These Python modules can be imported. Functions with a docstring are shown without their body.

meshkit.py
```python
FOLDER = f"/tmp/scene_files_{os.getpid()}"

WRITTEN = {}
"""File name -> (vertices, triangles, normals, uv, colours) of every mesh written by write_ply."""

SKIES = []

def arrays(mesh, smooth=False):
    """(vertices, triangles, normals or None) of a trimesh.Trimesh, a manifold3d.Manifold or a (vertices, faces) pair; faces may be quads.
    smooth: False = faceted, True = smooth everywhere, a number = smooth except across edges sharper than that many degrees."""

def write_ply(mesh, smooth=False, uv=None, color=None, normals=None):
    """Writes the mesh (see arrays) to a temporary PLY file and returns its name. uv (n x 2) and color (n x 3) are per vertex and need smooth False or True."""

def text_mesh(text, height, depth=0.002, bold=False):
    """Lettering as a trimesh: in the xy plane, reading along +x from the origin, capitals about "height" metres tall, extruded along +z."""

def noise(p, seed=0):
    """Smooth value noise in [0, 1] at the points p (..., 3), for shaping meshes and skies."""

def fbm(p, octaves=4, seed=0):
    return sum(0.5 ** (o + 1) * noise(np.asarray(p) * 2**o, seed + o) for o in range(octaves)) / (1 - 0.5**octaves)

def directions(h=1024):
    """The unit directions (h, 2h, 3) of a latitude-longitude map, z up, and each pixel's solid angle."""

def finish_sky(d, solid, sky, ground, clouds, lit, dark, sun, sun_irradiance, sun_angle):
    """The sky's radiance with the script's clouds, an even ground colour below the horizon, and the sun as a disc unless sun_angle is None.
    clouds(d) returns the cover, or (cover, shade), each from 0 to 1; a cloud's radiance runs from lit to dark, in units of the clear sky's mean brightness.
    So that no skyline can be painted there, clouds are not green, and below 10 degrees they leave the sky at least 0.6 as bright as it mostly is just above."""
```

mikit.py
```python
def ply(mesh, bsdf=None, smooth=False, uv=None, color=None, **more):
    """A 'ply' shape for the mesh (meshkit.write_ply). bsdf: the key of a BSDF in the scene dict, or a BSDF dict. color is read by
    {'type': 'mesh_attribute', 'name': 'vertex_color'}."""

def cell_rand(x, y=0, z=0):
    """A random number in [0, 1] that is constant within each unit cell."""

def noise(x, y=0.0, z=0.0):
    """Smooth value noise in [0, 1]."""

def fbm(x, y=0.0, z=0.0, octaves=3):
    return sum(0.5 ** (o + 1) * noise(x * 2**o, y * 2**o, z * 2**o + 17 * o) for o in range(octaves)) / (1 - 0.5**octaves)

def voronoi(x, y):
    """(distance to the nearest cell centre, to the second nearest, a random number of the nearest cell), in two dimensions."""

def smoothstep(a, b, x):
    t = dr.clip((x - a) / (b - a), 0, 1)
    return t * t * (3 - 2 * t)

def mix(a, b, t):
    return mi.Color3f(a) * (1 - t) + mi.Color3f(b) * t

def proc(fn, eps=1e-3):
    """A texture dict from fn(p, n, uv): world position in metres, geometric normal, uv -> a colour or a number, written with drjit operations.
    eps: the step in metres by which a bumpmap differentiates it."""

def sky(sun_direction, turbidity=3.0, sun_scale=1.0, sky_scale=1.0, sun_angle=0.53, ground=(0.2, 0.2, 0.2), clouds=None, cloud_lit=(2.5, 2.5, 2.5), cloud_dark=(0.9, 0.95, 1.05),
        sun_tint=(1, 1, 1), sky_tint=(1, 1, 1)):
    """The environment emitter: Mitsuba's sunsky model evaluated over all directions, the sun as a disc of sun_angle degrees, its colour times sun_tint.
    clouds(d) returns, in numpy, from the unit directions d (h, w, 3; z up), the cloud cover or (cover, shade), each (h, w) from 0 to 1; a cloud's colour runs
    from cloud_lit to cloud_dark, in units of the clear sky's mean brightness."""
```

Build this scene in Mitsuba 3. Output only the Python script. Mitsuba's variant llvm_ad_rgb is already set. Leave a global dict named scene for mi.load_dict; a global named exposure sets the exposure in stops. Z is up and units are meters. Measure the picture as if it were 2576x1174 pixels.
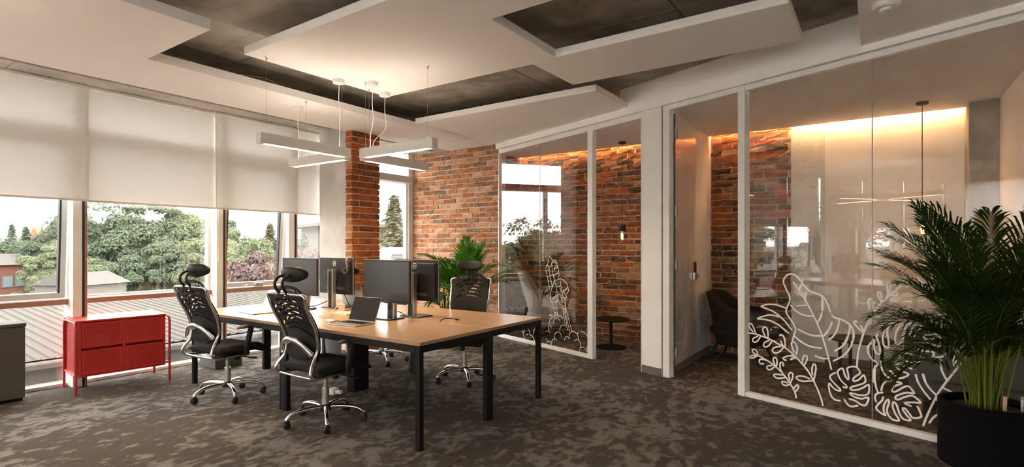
import math, random
import numpy as np, trimesh, mitsuba as mi, drjit as dr
import mikit, meshkit
from shapely.geometry import LineString, Polygon, Point, box as sbox
from shapely.ops import unary_union

T = mi.ScalarTransform4f
PI = math.pi
scene, labels = {}, {}

# ------------------------------------------------------------------ camera, sky, exposure
CAM_H = 1.39
YAW = math.radians(34.525)                     # the camera's heading, from the x axis (along the window wall) towards the windows
FWD = np.array([math.cos(YAW), math.sin(YAW), 0.0])
scene['camera'] = {
    'type': 'perspective', 'fov': 2 * math.degrees(math.atan(1288 / 1333.0)), 'fov_axis': 'x',
    'principal_point_offset_y': -33 / 1174.0, 'near_clip': 0.05, 'far_clip': 1000.0,
    'to_world': T().look_at(origin=[0, 0, CAM_H], target=[FWD[0], FWD[1], CAM_H], up=[0, 0, 1])}


def overcast(d):
    p = np.stack([d[..., 0] / (np.abs(d[..., 2]) + 0.35), d[..., 1] / (np.abs(d[..., 2]) + 0.35), d[..., 2] * 0 + 3.0], -1)
    n = meshkit.fbm(p * 1.3, 4, 7)
    return d[..., 2] * 0 + 0.97, np.clip((n - 0.35) * 1.6, 0, 1) * 0.55


scene['sky'] = mikit.sky([0.3, -0.5, 0.8], turbidity=5.0, sun_scale=0.0, sky_scale=1.0, ground=(0.20, 0.19, 0.17), clouds=overcast,
                         cloud_lit=(1.25, 1.21, 1.15), cloud_dark=(1.0, 0.98, 0.95))
exposure = 6.45
UPLIGHT = 0.23        # radiance of the same pendants' upper side
LAMP = 1.0            # radiance of the linear pendants' diffusers
COVE = 5.2           # radiance of the LED strips above the small rooms' back wall
BULB = 7.0           # radiance of the bare bulbs' filaments


# ------------------------------------------------------------------ helpers
def unique(key):
    if key not in scene and key not in labels:
        return key
    k = 1
    while f'{key}_{k:03d}' in scene or f'{key}_{k:03d}' in labels:
        k += 1
    return f'{key}_{k:03d}'


def unique_part(key):
    if key not in scene:
        return key
    k = 1
    while f'{key}_{k:03d}' in scene:
        k += 1
    return f'{key}_{k:03d}'


def thing(name, label, cat, group=None):
    key = name
    k = 1
    while key in labels or key in scene:
        key = f'{name}_{k:03d}'
        k += 1
    labels[key] = {'label': label, 'category': cat}
    if group:
        labels[key]['group'] = group
    return key


def struct(name, mesh, mat, label=None, smooth=False, **kw):
    scene[name] = mikit.ply(mesh, mat, smooth=smooth, **kw)
    labels[name] = {'kind': 'structure'}
    if label:
        labels[name]['label'] = label
    return name


def part(parent, name, mesh, mat, smooth=False, M=None, label=None, **kw):
    key = unique_part(f'{parent}__{name}')
    d = mikit.ply(mesh, mat, smooth=smooth, **kw)
    if M is not None:
        d['to_world'] = M
    scene[key] = d
    if label:
        labels[key] = {'label': label}
    return key


def single(name, mesh, mat, label, cat, smooth=False, group=None, **kw):
    key = thing(name, label, cat, group)
    scene[key] = mikit.ply(mesh, mat, smooth=smooth, **kw)
    return key


def cat(*ms):
    ms = [m for m in ms if m is not None]
    return trimesh.util.concatenate(ms) if len(ms) > 1 else ms[0]


def bx(x0, y0, z0, x1, y1, z1, b=0.0):
    """A box between two corners, its edges chamfered by b."""
    lo = np.minimum([x0, y0, z0], [x1, y1, z1]).astype(float)
    hi = np.maximum([x0, y0, z0], [x1, y1, z1]).astype(float)
    b = min(b, 0.49 * float((hi - lo).min()))
    if b <= 1e-5:
        m = trimesh.creation.box(extents=hi - lo)
        m.apply_translation((lo + hi) / 2)
        return m
    pts = []
    for sx in (0, 1):
        for sy in (0, 1):
            for sz in (0, 1):
                c = np.where([sx, sy, sz], hi, lo)
                s = np.where([sx, sy, sz], -1.0, 1.0)
                for k in range(3):
                    q = c + s * b
                    q[k] = c[k]
                    pts.append(q)
    return trimesh.convex.convex_hull(np.array(pts))


def spline(pts, n=6, closed=False):
    """Catmull-Rom through the points."""
    p = np.asarray(pts, float)
    if len(p) < 3 and not closed:
        return p
    if closed:
        q = np.vstack([p[-1], p, p[0], p[1]])
    else:
        q = np.vstack([2 * p[0] - p[1], p, 2 * p[-1] - p[-2]])
    out = []
    for i in range(1, len(q) - 2):
        a, b, c, d = q[i - 1], q[i], q[i + 1], q[i + 2]
        for t in np.arange(n) / n:
            out.append(0.5 * (2 * b + (c - a) * t + (2 * a - 5 * b + 4 * c - d) * t * t + (3 * b - a - 3 * c + d) * t ** 3))
    if not closed:
        out.append(q[-2])
    return np.array(out)


def tube(pts, r, seg=10, closed=False, flat=1.0, upv=(0, 0, 1)):
    """A round (or flattened) rod along the points; r a number or one per point."""
    p = np.asarray(pts, float)
    n = len(p)
    r = np.broadcast_to(np.asarray(r, float), (n,))
    if closed:
        t = np.roll(p, -1, 0) - np.roll(p, 1, 0)
    else:
        t = np.gradient(p, axis=0)
    t /= np.linalg.norm(t, axis=1, keepdims=True) + 1e-12
    u = np.asarray(upv, float)
    if abs(t[0] @ u) > 0.95:
        u = np.array([1.0, 0, 0]) if abs(t[0][0]) < 0.9 else np.array([0, 1.0, 0])
    nrm = []
    for i in range(n):
        u = u - (u @ t[i]) * t[i]
        u /= np.linalg.norm(u) + 1e-12
        nrm.append(u)
    N = np.array(nrm)
    B = np.cross(t, N)
    a = np.arange(seg) / seg * 2 * PI
    v = p[:, None] + r[:, None, None] * (np.cos(a)[None, :, None] * N[:, None] * flat + np.sin(a)[None, :, None] * B[:, None])
    v = v.reshape(-1, 3)
    f = []
    m = n if closed else n - 1
    k = np.arange(seg)
    for i in range(m):
        j = (i + 1) % n
        a0, a1 = i * seg + k, i * seg + (k + 1) % seg
        b0, b1 = j * seg + k, j * seg + (k + 1) % seg
        f.append(np.stack([a0, a1, b1], 1))
        f.append(np.stack([a0, b1, b0], 1))
    if not closed:
        v = np.vstack([v, p[0], p[-1]])
        c0, c1 = n * seg, n * seg + 1
        f.append(np.stack([k * 0 + c0, (k + 1) % seg, k], 1))
        f.append(np.stack([k * 0 + c1, (n - 1) * seg + k, (n - 1) * seg + (k + 1) % seg], 1))
    return trimesh.Trimesh(v, np.vstack(f), process=False)


def lathe(profile, seg=32):
    """Turned about z from (radius, height) points, bottom to top."""
    p = np.asarray(profile, float)
    n = len(p)
    a = np.arange(seg) / seg * 2 * PI
    v = np.stack([p[:, None, 0] * np.cos(a), p[:, None, 0] * np.sin(a), np.repeat(p[:, 1:2], seg, 1)], -1).reshape(-1, 3)
    k = np.arange(seg)
    f = []
    for i in range(n - 1):
        a0, a1, b0, b1 = i * seg + k, i * seg + (k + 1) % seg, (i + 1) * seg + k, (i + 1) * seg + (k + 1) % seg
        f += [np.stack([a0, a1, b1], 1), np.stack([a0, b1, b0], 1)]
    return trimesh.Trimesh(v, np.vstack(f), process=False)


def cyl(p0, p1, r, seg=16):
    return tube([p0, p1], r, seg)


def prism(poly, z0, z1):
    """A shapely polygon in plan, from z0 to z1."""
    gs = getattr(poly, 'geoms', [poly])
    ms = []
    for g in gs:
        m = trimesh.creation.extrude_polygon(g, z1 - z0, engine='earcut')
        m.apply_translation([0, 0, z0])
        ms.append(m)
    return cat(*ms)


def xf(m, M):
    m = m.copy()
    m.apply_transform(np.asarray(M, float))
    return m


def mv(m, x=0, y=0, z=0, rz=0.0, rx=0.0, ry=0.0):
    R = trimesh.transformations.euler_matrix(math.radians(rx), math.radians(ry), math.radians(rz), 'sxyz')
    R[:3, 3] = [x, y, z]
    return xf(m, R)


def blob(rx, ry, rz, sub=3, e=1.0):
    """A superellipsoid: e below 1 makes it boxier."""
    m = trimesh.creation.icosphere(sub)
    v = m.vertices
    v = np.sign(v) * np.abs(v) ** e
    s = np.linalg.norm(v, axis=1, keepdims=True)
    if e != 1.0:
        q = 2.0 / e
        s = (np.abs(v) ** q).sum(1, keepdims=True) ** (1 / q)
    m.vertices = v / s * [rx, ry, rz]
    return m


def sheet(grid, thick=None, direction=None):
    """A surface from a (n, m, 3) grid of points; with a thickness, a closed slab along the direction."""
    g = np.asarray(grid, float)
    n, m = g.shape[:2]
    idx = np.arange(n * m).reshape(n, m)
    a, b, c, d = idx[:-1, :-1].ravel(), idx[1:, :-1].ravel(), idx[1:, 1:].ravel(), idx[:-1, 1:].ravel()
    f = np.vstack([np.stack([a, b, c], 1), np.stack([a, c, d], 1)])
    v = g.reshape(-1, 3)
    if thick is None:
        return trimesh.Trimesh(v, f, process=False)
    if direction is None:
        du, dv = np.gradient(g, axis=0), np.gradient(g, axis=1)
        nn = np.cross(du, dv)
        nn /= np.linalg.norm(nn, axis=2, keepdims=True) + 1e-12
        w = (g - nn * thick).reshape(-1, 3)
    else:
        w = v + np.asarray(direction, float) * thick
    k = n * m
    ring = np.concatenate([idx[:, 0], idx[-1, 1:], idx[::-1, -1][1:], idx[0, ::-1][1:-1]])
    r2 = np.roll(ring, -1)
    side = np.vstack([np.stack([ring, ring + k, r2 + k], 1), np.stack([ring, r2 + k, r2], 1)])
    return trimesh.Trimesh(np.vstack([v, w]), np.vstack([f, f[:, ::-1] + k, side]), process=False)


# ------------------------------------------------------------------ materials
def rgb(*c):
    return {'type': 'rgb', 'value': [float(x) for x in c]}


def S(r, g, b):
    """sRGB 0-255 to linear."""
    return [((x / 255 + 0.055) / 1.055) ** 2.4 if x > 10 else x / 255 / 12.92 for x in (r, g, b)]


def mat(name, color, rough=0.5, metallic=0.0, spec=0.5, **kw):
    c = color if isinstance(color, dict) else rgb(*color)
    scene[name] = {'type': 'twosided', 'bsdf': {'type': 'principled', 'base_color': c, 'roughness': float(rough), 'metallic': float(metallic), 'specular': float(spec), **kw}}
    return name


def matte(name, color):
    scene[name] = {'type': 'twosided', 'bsdf': {'type': 'diffuse', 'reflectance': color if isinstance(color, dict) else rgb(*color)}}
    return name


def carpet_fn(p, n, uv):
    x, y = p.x, p.y
    w = mikit.fbm(x * 4 + 5, y * 4, 0.5, octaves=2)
    a = mikit.fbm(x * 11 + w * 2, y * 15 + w * 2, 1.5, octaves=4)
    b = mikit.fbm(x * 2.3, y * 2.3, 8.2, octaves=2)
    t = mikit.smoothstep(0.44, 0.66, a + (b - 0.5) * 0.45)
    rib = 0.5 + 0.5 * dr.sin(x * 2 * PI / 0.011)
    g = mikit.noise(x * 260, y * 90, 2.0)
    c = mikit.mix(CARPET_DARK, CARPET_LIGHT, t * 0.9)
    return c * (0.74 + 0.22 * rib + 0.26 * g)


def concrete_fn(p, n, uv):
    a = mikit.fbm(p.x * 1.7, p.y * 1.7, p.z * 1.7, octaves=5)
    b = mikit.fbm(p.x * 9 + 3, p.y * 9, p.z * 5, octaves=3)
    pore = mikit.smoothstep(0.90, 0.95, mikit.noise(p.x * 47, p.y * 47, p.z * 47))
    c = mikit.mix((0.21, 0.19, 0.16), (0.47, 0.435, 0.38), mikit.smoothstep(0.25, 0.75, a * 0.75 + b * 0.25))
    return c * (1 - 0.25 * pore)


def column_fn(p, n, uv):
    a = mikit.fbm(p.x * 2.5, p.y * 2.5, p.z * 1.7, octaves=5)
    pore = mikit.smoothstep(0.90, 0.94, mikit.noise(p.x * 37, p.y * 37, p.z * 37))
    return mikit.mix((0.55, 0.53, 0.49), (0.72, 0.70, 0.65), mikit.smoothstep(0.3, 0.7, a)) * (1 - 0.5 * pore)


def wood_fn(p, n, uv):
    g = mikit.fbm(p.x * 55 + mikit.noise(p.y * 1.3, p.x * 3) * 2.5, p.y * 2.2, 0.3, octaves=3)
    h = mikit.noise(p.x * 240, p.y * 9, 4.0)
    return mikit.mix((0.35, 0.203, 0.113), (0.45, 0.285, 0.172), g) * (0.93 + 0.10 * h)


def brick_tex(c0, c1, k):
    def fn(p, n, uv):
        a = mikit.fbm(p.x * 14 + k * 7.3, p.y * 14 + k * 3.1, p.z * 22, octaves=4)
        s = mikit.smoothstep(0.62, 0.74, mikit.fbm(p.x * 26 + k, p.y * 26, p.z * 26 + 9, octaves=3))
        return mikit.mix(mikit.mix(c0, c1, mikit.smoothstep(0.3, 0.7, a)), (0.62, 0.50, 0.40), s * (0.30 if k < 6 else 0.04 if k < 8 else 0.2))
    return fn


def mortar_fn(p, n, uv):
    a = mikit.fbm(p.x * 20, p.y * 20, p.z * 20, octaves=3)
    return mikit.mix((0.50, 0.42, 0.33), (0.70, 0.61, 0.50), a)


CARPET_DARK, CARPET_LIGHT = (0.092, 0.082, 0.073), (0.222, 0.208, 0.194)
matte('mat_white', (0.92, 0.895, 0.86))
matte('mat_wall_white', (0.82, 0.79, 0.75))
mat('mat_frame_white', (0.74, 0.73, 0.70), 0.45)
mat('mat_alu', (0.60, 0.60, 0.59), 0.40)
mat('mat_window_brown', (0.34, 0.17, 0.12), 0.5)
mat('mat_gasket', (0.02, 0.02, 0.02), 0.6)
matte('mat_carpet', mikit.proc(carpet_fn))
matte('mat_concrete', mikit.proc(concrete_fn))
matte('mat_column', mikit.proc(column_fn))
matte('mat_mortar', mikit.proc(mortar_fn))
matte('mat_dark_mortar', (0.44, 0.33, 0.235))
mat('mat_desk', mikit.proc(wood_fn), 0.29, spec=0.6)
mat('mat_desk_edge', (0.42, 0.24, 0.13), 0.45)
mat('mat_black_metal', (0.006, 0.0055, 0.005), 0.5, spec=0.22)
mat('mat_black_plastic', (0.013, 0.012, 0.011), 0.5, spec=0.35)
mat('mat_black_fabric', (0.017, 0.016, 0.016), 0.9, spec=0.2)
mat('mat_mesh', (0.014, 0.013, 0.013), 0.7, spec=0.3)
mat('mat_dark_grey', (0.06, 0.055, 0.05), 0.6)
scene['mat_chrome'] = {'type': 'twosided', 'bsdf': {'type': 'roughconductor', 'material': 'none', 'alpha': 0.07, 'specular_reflectance': rgb(0.80, 0.78, 0.75)}}
mat('mat_silver', (0.55, 0.53, 0.50), 0.32, metallic=0.85)
mat('mat_steel_grey', (0.36, 0.35, 0.34), 0.40, metallic=0.6)
mat('mat_screen', (0.040, 0.043, 0.045), 0.22, spec=0.6)
mat('mat_glossy_dark', (0.018, 0.014, 0.012), 0.12, spec=0.6)
mat('mat_red', (0.37, 0.018, 0.014), 0.42)
mat('mat_card', (0.62, 0.43, 0.28), 0.8)
mat('mat_white_plastic', (0.78, 0.76, 0.72), 0.4)
mat('mat_paper', (0.80, 0.78, 0.73), 0.8)
mat('mat_leather_brown', (0.34, 0.16, 0.07), 0.5)
mat('mat_grey_fabric', (0.10, 0.096, 0.092), 0.9, spec=0.2)
mat('mat_egg_grey', (0.29, 0.275, 0.258), 0.85, spec=0.25)
mat('mat_dark_fabric', (0.022, 0.018, 0.017), 0.9, spec=0.2)
mat('mat_monitor_foot', (0.07, 0.066, 0.062), 0.25, metallic=0.4)
mat('mat_outlet_rim', (0.13, 0.075, 0.05), 0.6)
mat('mat_wood_leg', (0.33, 0.17, 0.07), 0.5)
mat('mat_pot', (0.003, 0.0026, 0.0022), 0.8, spec=0.1)
mat('mat_soil', (0.045, 0.028, 0.018), 0.95)
mat('mat_decal', (0.82, 0.79, 0.74), 0.6)
mat('mat_lamp_white', (0.70, 0.68, 0.64), 0.45)
mat('mat_grey_baseboard', (0.13, 0.12, 0.11), 0.8)
mat('mat_concrete_cube', (0.20, 0.21, 0.215), 0.8)
mat('mat_bin', (0.33, 0.335, 0.345), 0.6)
mat('mat_label_red', (0.55, 0.04, 0.03), 0.6)
scene['mat_glass'] = {'type': 'thindielectric', 'int_ior': 1.5}
scene['mat_partition_glass'] = {'type': 'thindielectric', 'int_ior': 1.36}
scene['mat_bulb_glass'] = {'type': 'thindielectric', 'int_ior': 1.3, 'specular_transmittance': rgb(1.0, 0.86, 0.62)}
scene['mat_sheer'] = {'type': 'principledthin', 'base_color': rgb(0.90, 0.89, 0.86), 'roughness': 0.9, 'diff_trans': 1.5, 'spec_trans': 0.0}
scene['mat_blind'] = {'type': 'principledthin', 'base_color': rgb(0.80, 0.785, 0.745), 'roughness': 0.9, 'diff_trans': 0.18, 'spec_trans': 0.0}
BRICKS = []
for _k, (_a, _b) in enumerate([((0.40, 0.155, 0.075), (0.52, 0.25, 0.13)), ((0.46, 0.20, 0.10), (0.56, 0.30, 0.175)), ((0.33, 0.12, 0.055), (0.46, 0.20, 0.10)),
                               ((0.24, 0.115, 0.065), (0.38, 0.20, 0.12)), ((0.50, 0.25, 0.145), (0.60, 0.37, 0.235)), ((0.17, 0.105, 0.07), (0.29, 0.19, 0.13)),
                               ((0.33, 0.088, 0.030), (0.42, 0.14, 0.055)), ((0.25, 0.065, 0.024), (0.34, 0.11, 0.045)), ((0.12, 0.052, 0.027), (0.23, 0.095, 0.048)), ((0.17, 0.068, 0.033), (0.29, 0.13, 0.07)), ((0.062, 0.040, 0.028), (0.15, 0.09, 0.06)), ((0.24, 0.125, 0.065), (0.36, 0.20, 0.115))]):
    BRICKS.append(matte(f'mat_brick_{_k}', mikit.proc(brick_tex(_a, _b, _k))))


def leaf_mat(name, c, trans=0.7, rough=0.5):
    scene[name] = {'type': 'principledthin', 'base_color': rgb(*c), 'roughness': rough, 'diff_trans': trans, 'spec_trans': 0.0}
    return name


leaf_mat('mat_palm', (0.026, 0.046, 0.010), 0.5)
leaf_mat('mat_palm_bright', (0.055, 0.19, 0.018), 0.8)
leaf_mat('mat_palm_stem', (0.16, 0.19, 0.035), 0.3)
leaf_mat('mat_leaf_broad', (0.09, 0.22, 0.035), 0.7)

# ------------------------------------------------------------------ the setting
# x runs along the window wall, y towards the windows, z up; the glazed partition stands askew
WY = 6.70                                        # inner face of the window wall
SLAB, SOFFIT, PANEL = 3.19, 3.00, 2.967
PA = np.array([6.65, 4.799, 0.0])                # where the partition meets the brick wall
PD = np.array([-0.333, -0.943, 0.0]) / math.hypot(0.333, 0.943)
PN = np.array([0.943, -0.333, 0.0]) / math.hypot(0.333, 0.943)     # away from the camera


def pp(s, off=0.0, z=0.0):
    return PA + PD * s + PN * off + np.array([0, 0, z])


def part_box(s0, s1, o0, o1, z0, z1, b=0.0):
    """A box aligned with the partition."""
    m = bx(s0, -o1, z0, s1, -o0, z1, b)
    M = np.eye(4)
    M[:3, 0], M[:3, 1], M[:3, 2], M[:3, 3] = PD, -PN, [0, 0, 1], PA
    return xf(m, M)


struct('floor', bx(-6.0, -4.7, -0.12, 7.6, WY + 0.06, 0.0), 'mat_carpet', 'dark taupe carpet with paler blotches')

# concrete slab with recessed formwork joints
struct('ceiling', bx(-6.0, -4.7, SLAB + 0.02, 7.6, WY + 0.1, SLAB + 0.30), 'mat_concrete', 'bare concrete ceiling slab')
xs = np.arange(-6.0, 7.6, 1.25)
ys = [-4.7, -2.55, -0.35, 1.25, 3.05, 4.75, 6.19]
for i in range(len(xs) - 1):
    for j in range(len(ys) - 1):
        if xs[i] < -2.6 or ys[j] < -2.6:
            continue
        part('ceiling', 'formwork_panel', bx(xs[i] + 0.004, ys[j] + 0.004, SLAB, xs[i + 1] - 0.004, ys[j + 1] - 0.004, SLAB + 0.021, 0.004), 'mat_concrete')
struct('trim_1', bx(-6.0, 6.19, SOFFIT + 0.012, 7.6, WY + 0.1, SLAB + 0.021), 'mat_column', 'concrete edge beam over the windows')
for i in range(12):
    x0 = -7.4 + i * 1.25
    part('trim_1', 'formwork_board', bx(x0 + 0.003, 6.19, SOFFIT, x0 + 1.247, WY + 0.1, SOFFIT + 0.013, 0.003), 'mat_column')

# enclosing walls out of view
struct('wall_left', cat(bx(-6.15, -4.7, 0, -6.0, WY + 0.1, 0.06), bx(-6.15, -4.7, 2.98, -6.0, WY + 0.1, SLAB + 0.02), *[bx(-6.15, y - 0.07, 0, -6.0, y + 0.07, 3.0) for y in (-4.63, -2.8, -0.9, 1.0, 2.9, 4.8, 6.7)]), 'mat_frame_white')
for i, y in enumerate((-4.56, -2.73, -0.83, 1.07, 2.97, 4.87)):
    struct(f'window_{30 + i}', bx(-6.06, y, 0.06, -6.059, y + 1.76, 2.98), 'mat_glass')
    part(f'window_{30 + i}', 'sheer_blind', sheet(np.array([[(-5.98, y + q, 2.98), (-5.98, y + q, 0.75)] for q in (0.0, 1.76)])), 'mat_sheer')
struct('wall_near', bx(-6.0, -4.85, 0, 7.6, -4.7, SLAB + 0.02), 'mat_wall_white')

# ---- brick walls
rng = np.random.default_rng(11)


def brick_mesh(o, u, n, a0, a1, z0, z1, rough, d):
    """One brick on a wall: an uneven front face standing d proud, sides running back to the mortar."""
    nx, nz = 3, 2
    gx, gz = np.meshgrid(np.linspace(a0, a1, nx + 1), np.linspace(z0, z1, nz + 1), indexing='ij')
    jx = rng.normal(0, rough, gx.shape)
    jz = rng.normal(0, rough * 0.7, gx.shape)
    dd = d + rng.normal(0, rough * 0.8, gx.shape)
    edge = np.zeros(gx.shape, bool)
    edge[0], edge[-1], edge[:, 0], edge[:, -1] = True, True, True, True
    dd = dd - edge * 0.003
    P = o + (gx + jx)[..., None] * u + (gz + jz)[..., None] * np.array([0, 0, 1.0]) + dd[..., None] * n
    idx = np.arange((nx + 1) * (nz + 1)).reshape(nx + 1, nz + 1)
    a, b, c, e = idx[:-1, :-1].ravel(), idx[1:, :-1].ravel(), idx[1:, 1:].ravel(), idx[:-1, 1:].ravel()
    f = [np.stack([a, b, c], 1), np.stack([a, c, e], 1)]
    ring = np.concatenate([idx[:, 0], idx[-1, 1:], idx[::-1, -1][1:], idx[0, ::-1][1:-1]])
    back = P.reshape(-1, 3)[ring] - n * (d + 0.004)
    k = idx.size
    m = len(ring)
    q = np.arange(m)
    r2 = np.roll(q, -1)
    f += [np.stack([ring[q], k + q, k + r2], 1), np.stack([ring[q], k + r2, ring[r2]], 1)]
    return trimesh.Trimesh(np.vstack([P.reshape(-1, 3), back]), np.vstack(f), process=False)


def brick_wall(holder, o, u, n, width, z0, z1, course=0.08, blen=0.25, rough=0.0028, weights=(3, 3, 3, 2, 2, 1.3, 0, 0, 0, 0, 0, 0), limit=300, phase=0.0, joint=0.0145, hidden=99.0):
    o, u, n = (np.asarray(v, float) for v in (o, u, n))
    w = np.array(weights, float) / sum(weights)
    rows = int((z1 - z0) / course + 0.6)
    todo = []
    for r in range(rows):
        za, zb = z0 + r * course + joint / 2, min(z0 + (r + 1) * course - joint / 2, z1)
        if zb - za < 0.02:
            continue
        a = -blen * (0.5 * (r % 2) + phase) + rng.normal(0, 0.006)
        while a < width - 0.02:
            e = a + blen * (1 + rng.normal(0, 0.02))
            lo, hi = max(a + joint / 2, 0.0), min(e - joint / 2, width)
            if hi - lo > 0.03:
                todo.append((lo, hi, za + rng.normal(0, 0.001), zb + rng.normal(0, 0.001)))
            a = e
    todo.sort(key=lambda t: (t[0] > hidden, -t[3]))   # those past this length stand behind the pier, the lowest courses behind furniture
    rest = []
    for i, (lo, hi, za, zb) in enumerate(todo):
        m = brick_mesh(o, u, n, lo, hi, za, zb, rough, 0.011 + rng.uniform(-0.003, 0.005))
        k = int(rng.choice(len(BRICKS), p=w))
        if i < limit:
            part(holder, 'brick', m, BRICKS[k])
        else:
            rest.append(m)
    if rest:
        key = part(holder, 'hidden_bricks', cat(*rest), BRICKS[int(np.argmax(w))])
        labels[key] = {'kind': 'stuff'}


struct('wall_back', bx(6.632, 4.80, 0, 6.80, WY, SLAB), 'mat_mortar', 'old brick wall beside the corner window')
brick_wall('wall_back', (6.632, WY - 0.05, 0), (0, -1, 0), (-1, 0, 0), WY - 0.05 - 4.815, 0.0, 3.0, 0.0805, 0.245)
struct('wall_booth_left', bx(6.66, 4.88, 0, 7.4, 5.0, SLAB), 'mat_dark_mortar', 'dark brick side wall of the booth')
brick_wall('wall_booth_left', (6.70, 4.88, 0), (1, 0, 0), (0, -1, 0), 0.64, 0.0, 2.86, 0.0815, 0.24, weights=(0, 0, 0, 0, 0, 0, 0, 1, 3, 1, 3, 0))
struct('wall_booth_back', bx(7.362, 1.95, 0, 7.5, 4.9, SLAB), 'mat_dark_mortar', 'brick rear wall of the booth')
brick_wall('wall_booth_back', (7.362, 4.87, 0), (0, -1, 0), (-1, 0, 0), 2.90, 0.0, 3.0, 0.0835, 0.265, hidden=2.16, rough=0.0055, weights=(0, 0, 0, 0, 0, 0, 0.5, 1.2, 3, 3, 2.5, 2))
struct('wall_meeting_back', bx(7.362, 0.87, 0, 7.5, 1.95, SLAB), 'mat_dark_mortar', 'brick stretch of the meeting room rear wall')
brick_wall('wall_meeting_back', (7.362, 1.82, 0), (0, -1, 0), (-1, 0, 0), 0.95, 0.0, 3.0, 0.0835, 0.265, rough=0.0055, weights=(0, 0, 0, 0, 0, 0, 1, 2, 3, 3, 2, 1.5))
struct('wall_meeting_concrete', bx(7.35, 0.51, 0, 7.5, 0.87, SLAB), 'mat_column', 'concrete strip beside the meeting room bricks')
struct('wall_meeting_white', bx(7.35, -1.0, 0, 7.5, 0.51, SLAB), 'mat_wall_white', 'white rear wall of the meeting room')
struct('wall_meeting_right', bx(4.64, -1.12, 0, 7.5, -1.0, SLAB), 'mat_wall_white', 'white side wall of the meeting room')
struct('wall_meeting_pillar', bx(7.03, -1.0, 0, 7.35, -0.77, 2.86, 0.006), 'mat_concrete', 'raw concrete pillar in the meeting room corner')
struct('wall_divider', bx(5.66, 1.83, 0, 7.36, 1.95, 2.86), 'mat_wall_white', 'white wall between booth and meeting room')

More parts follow.
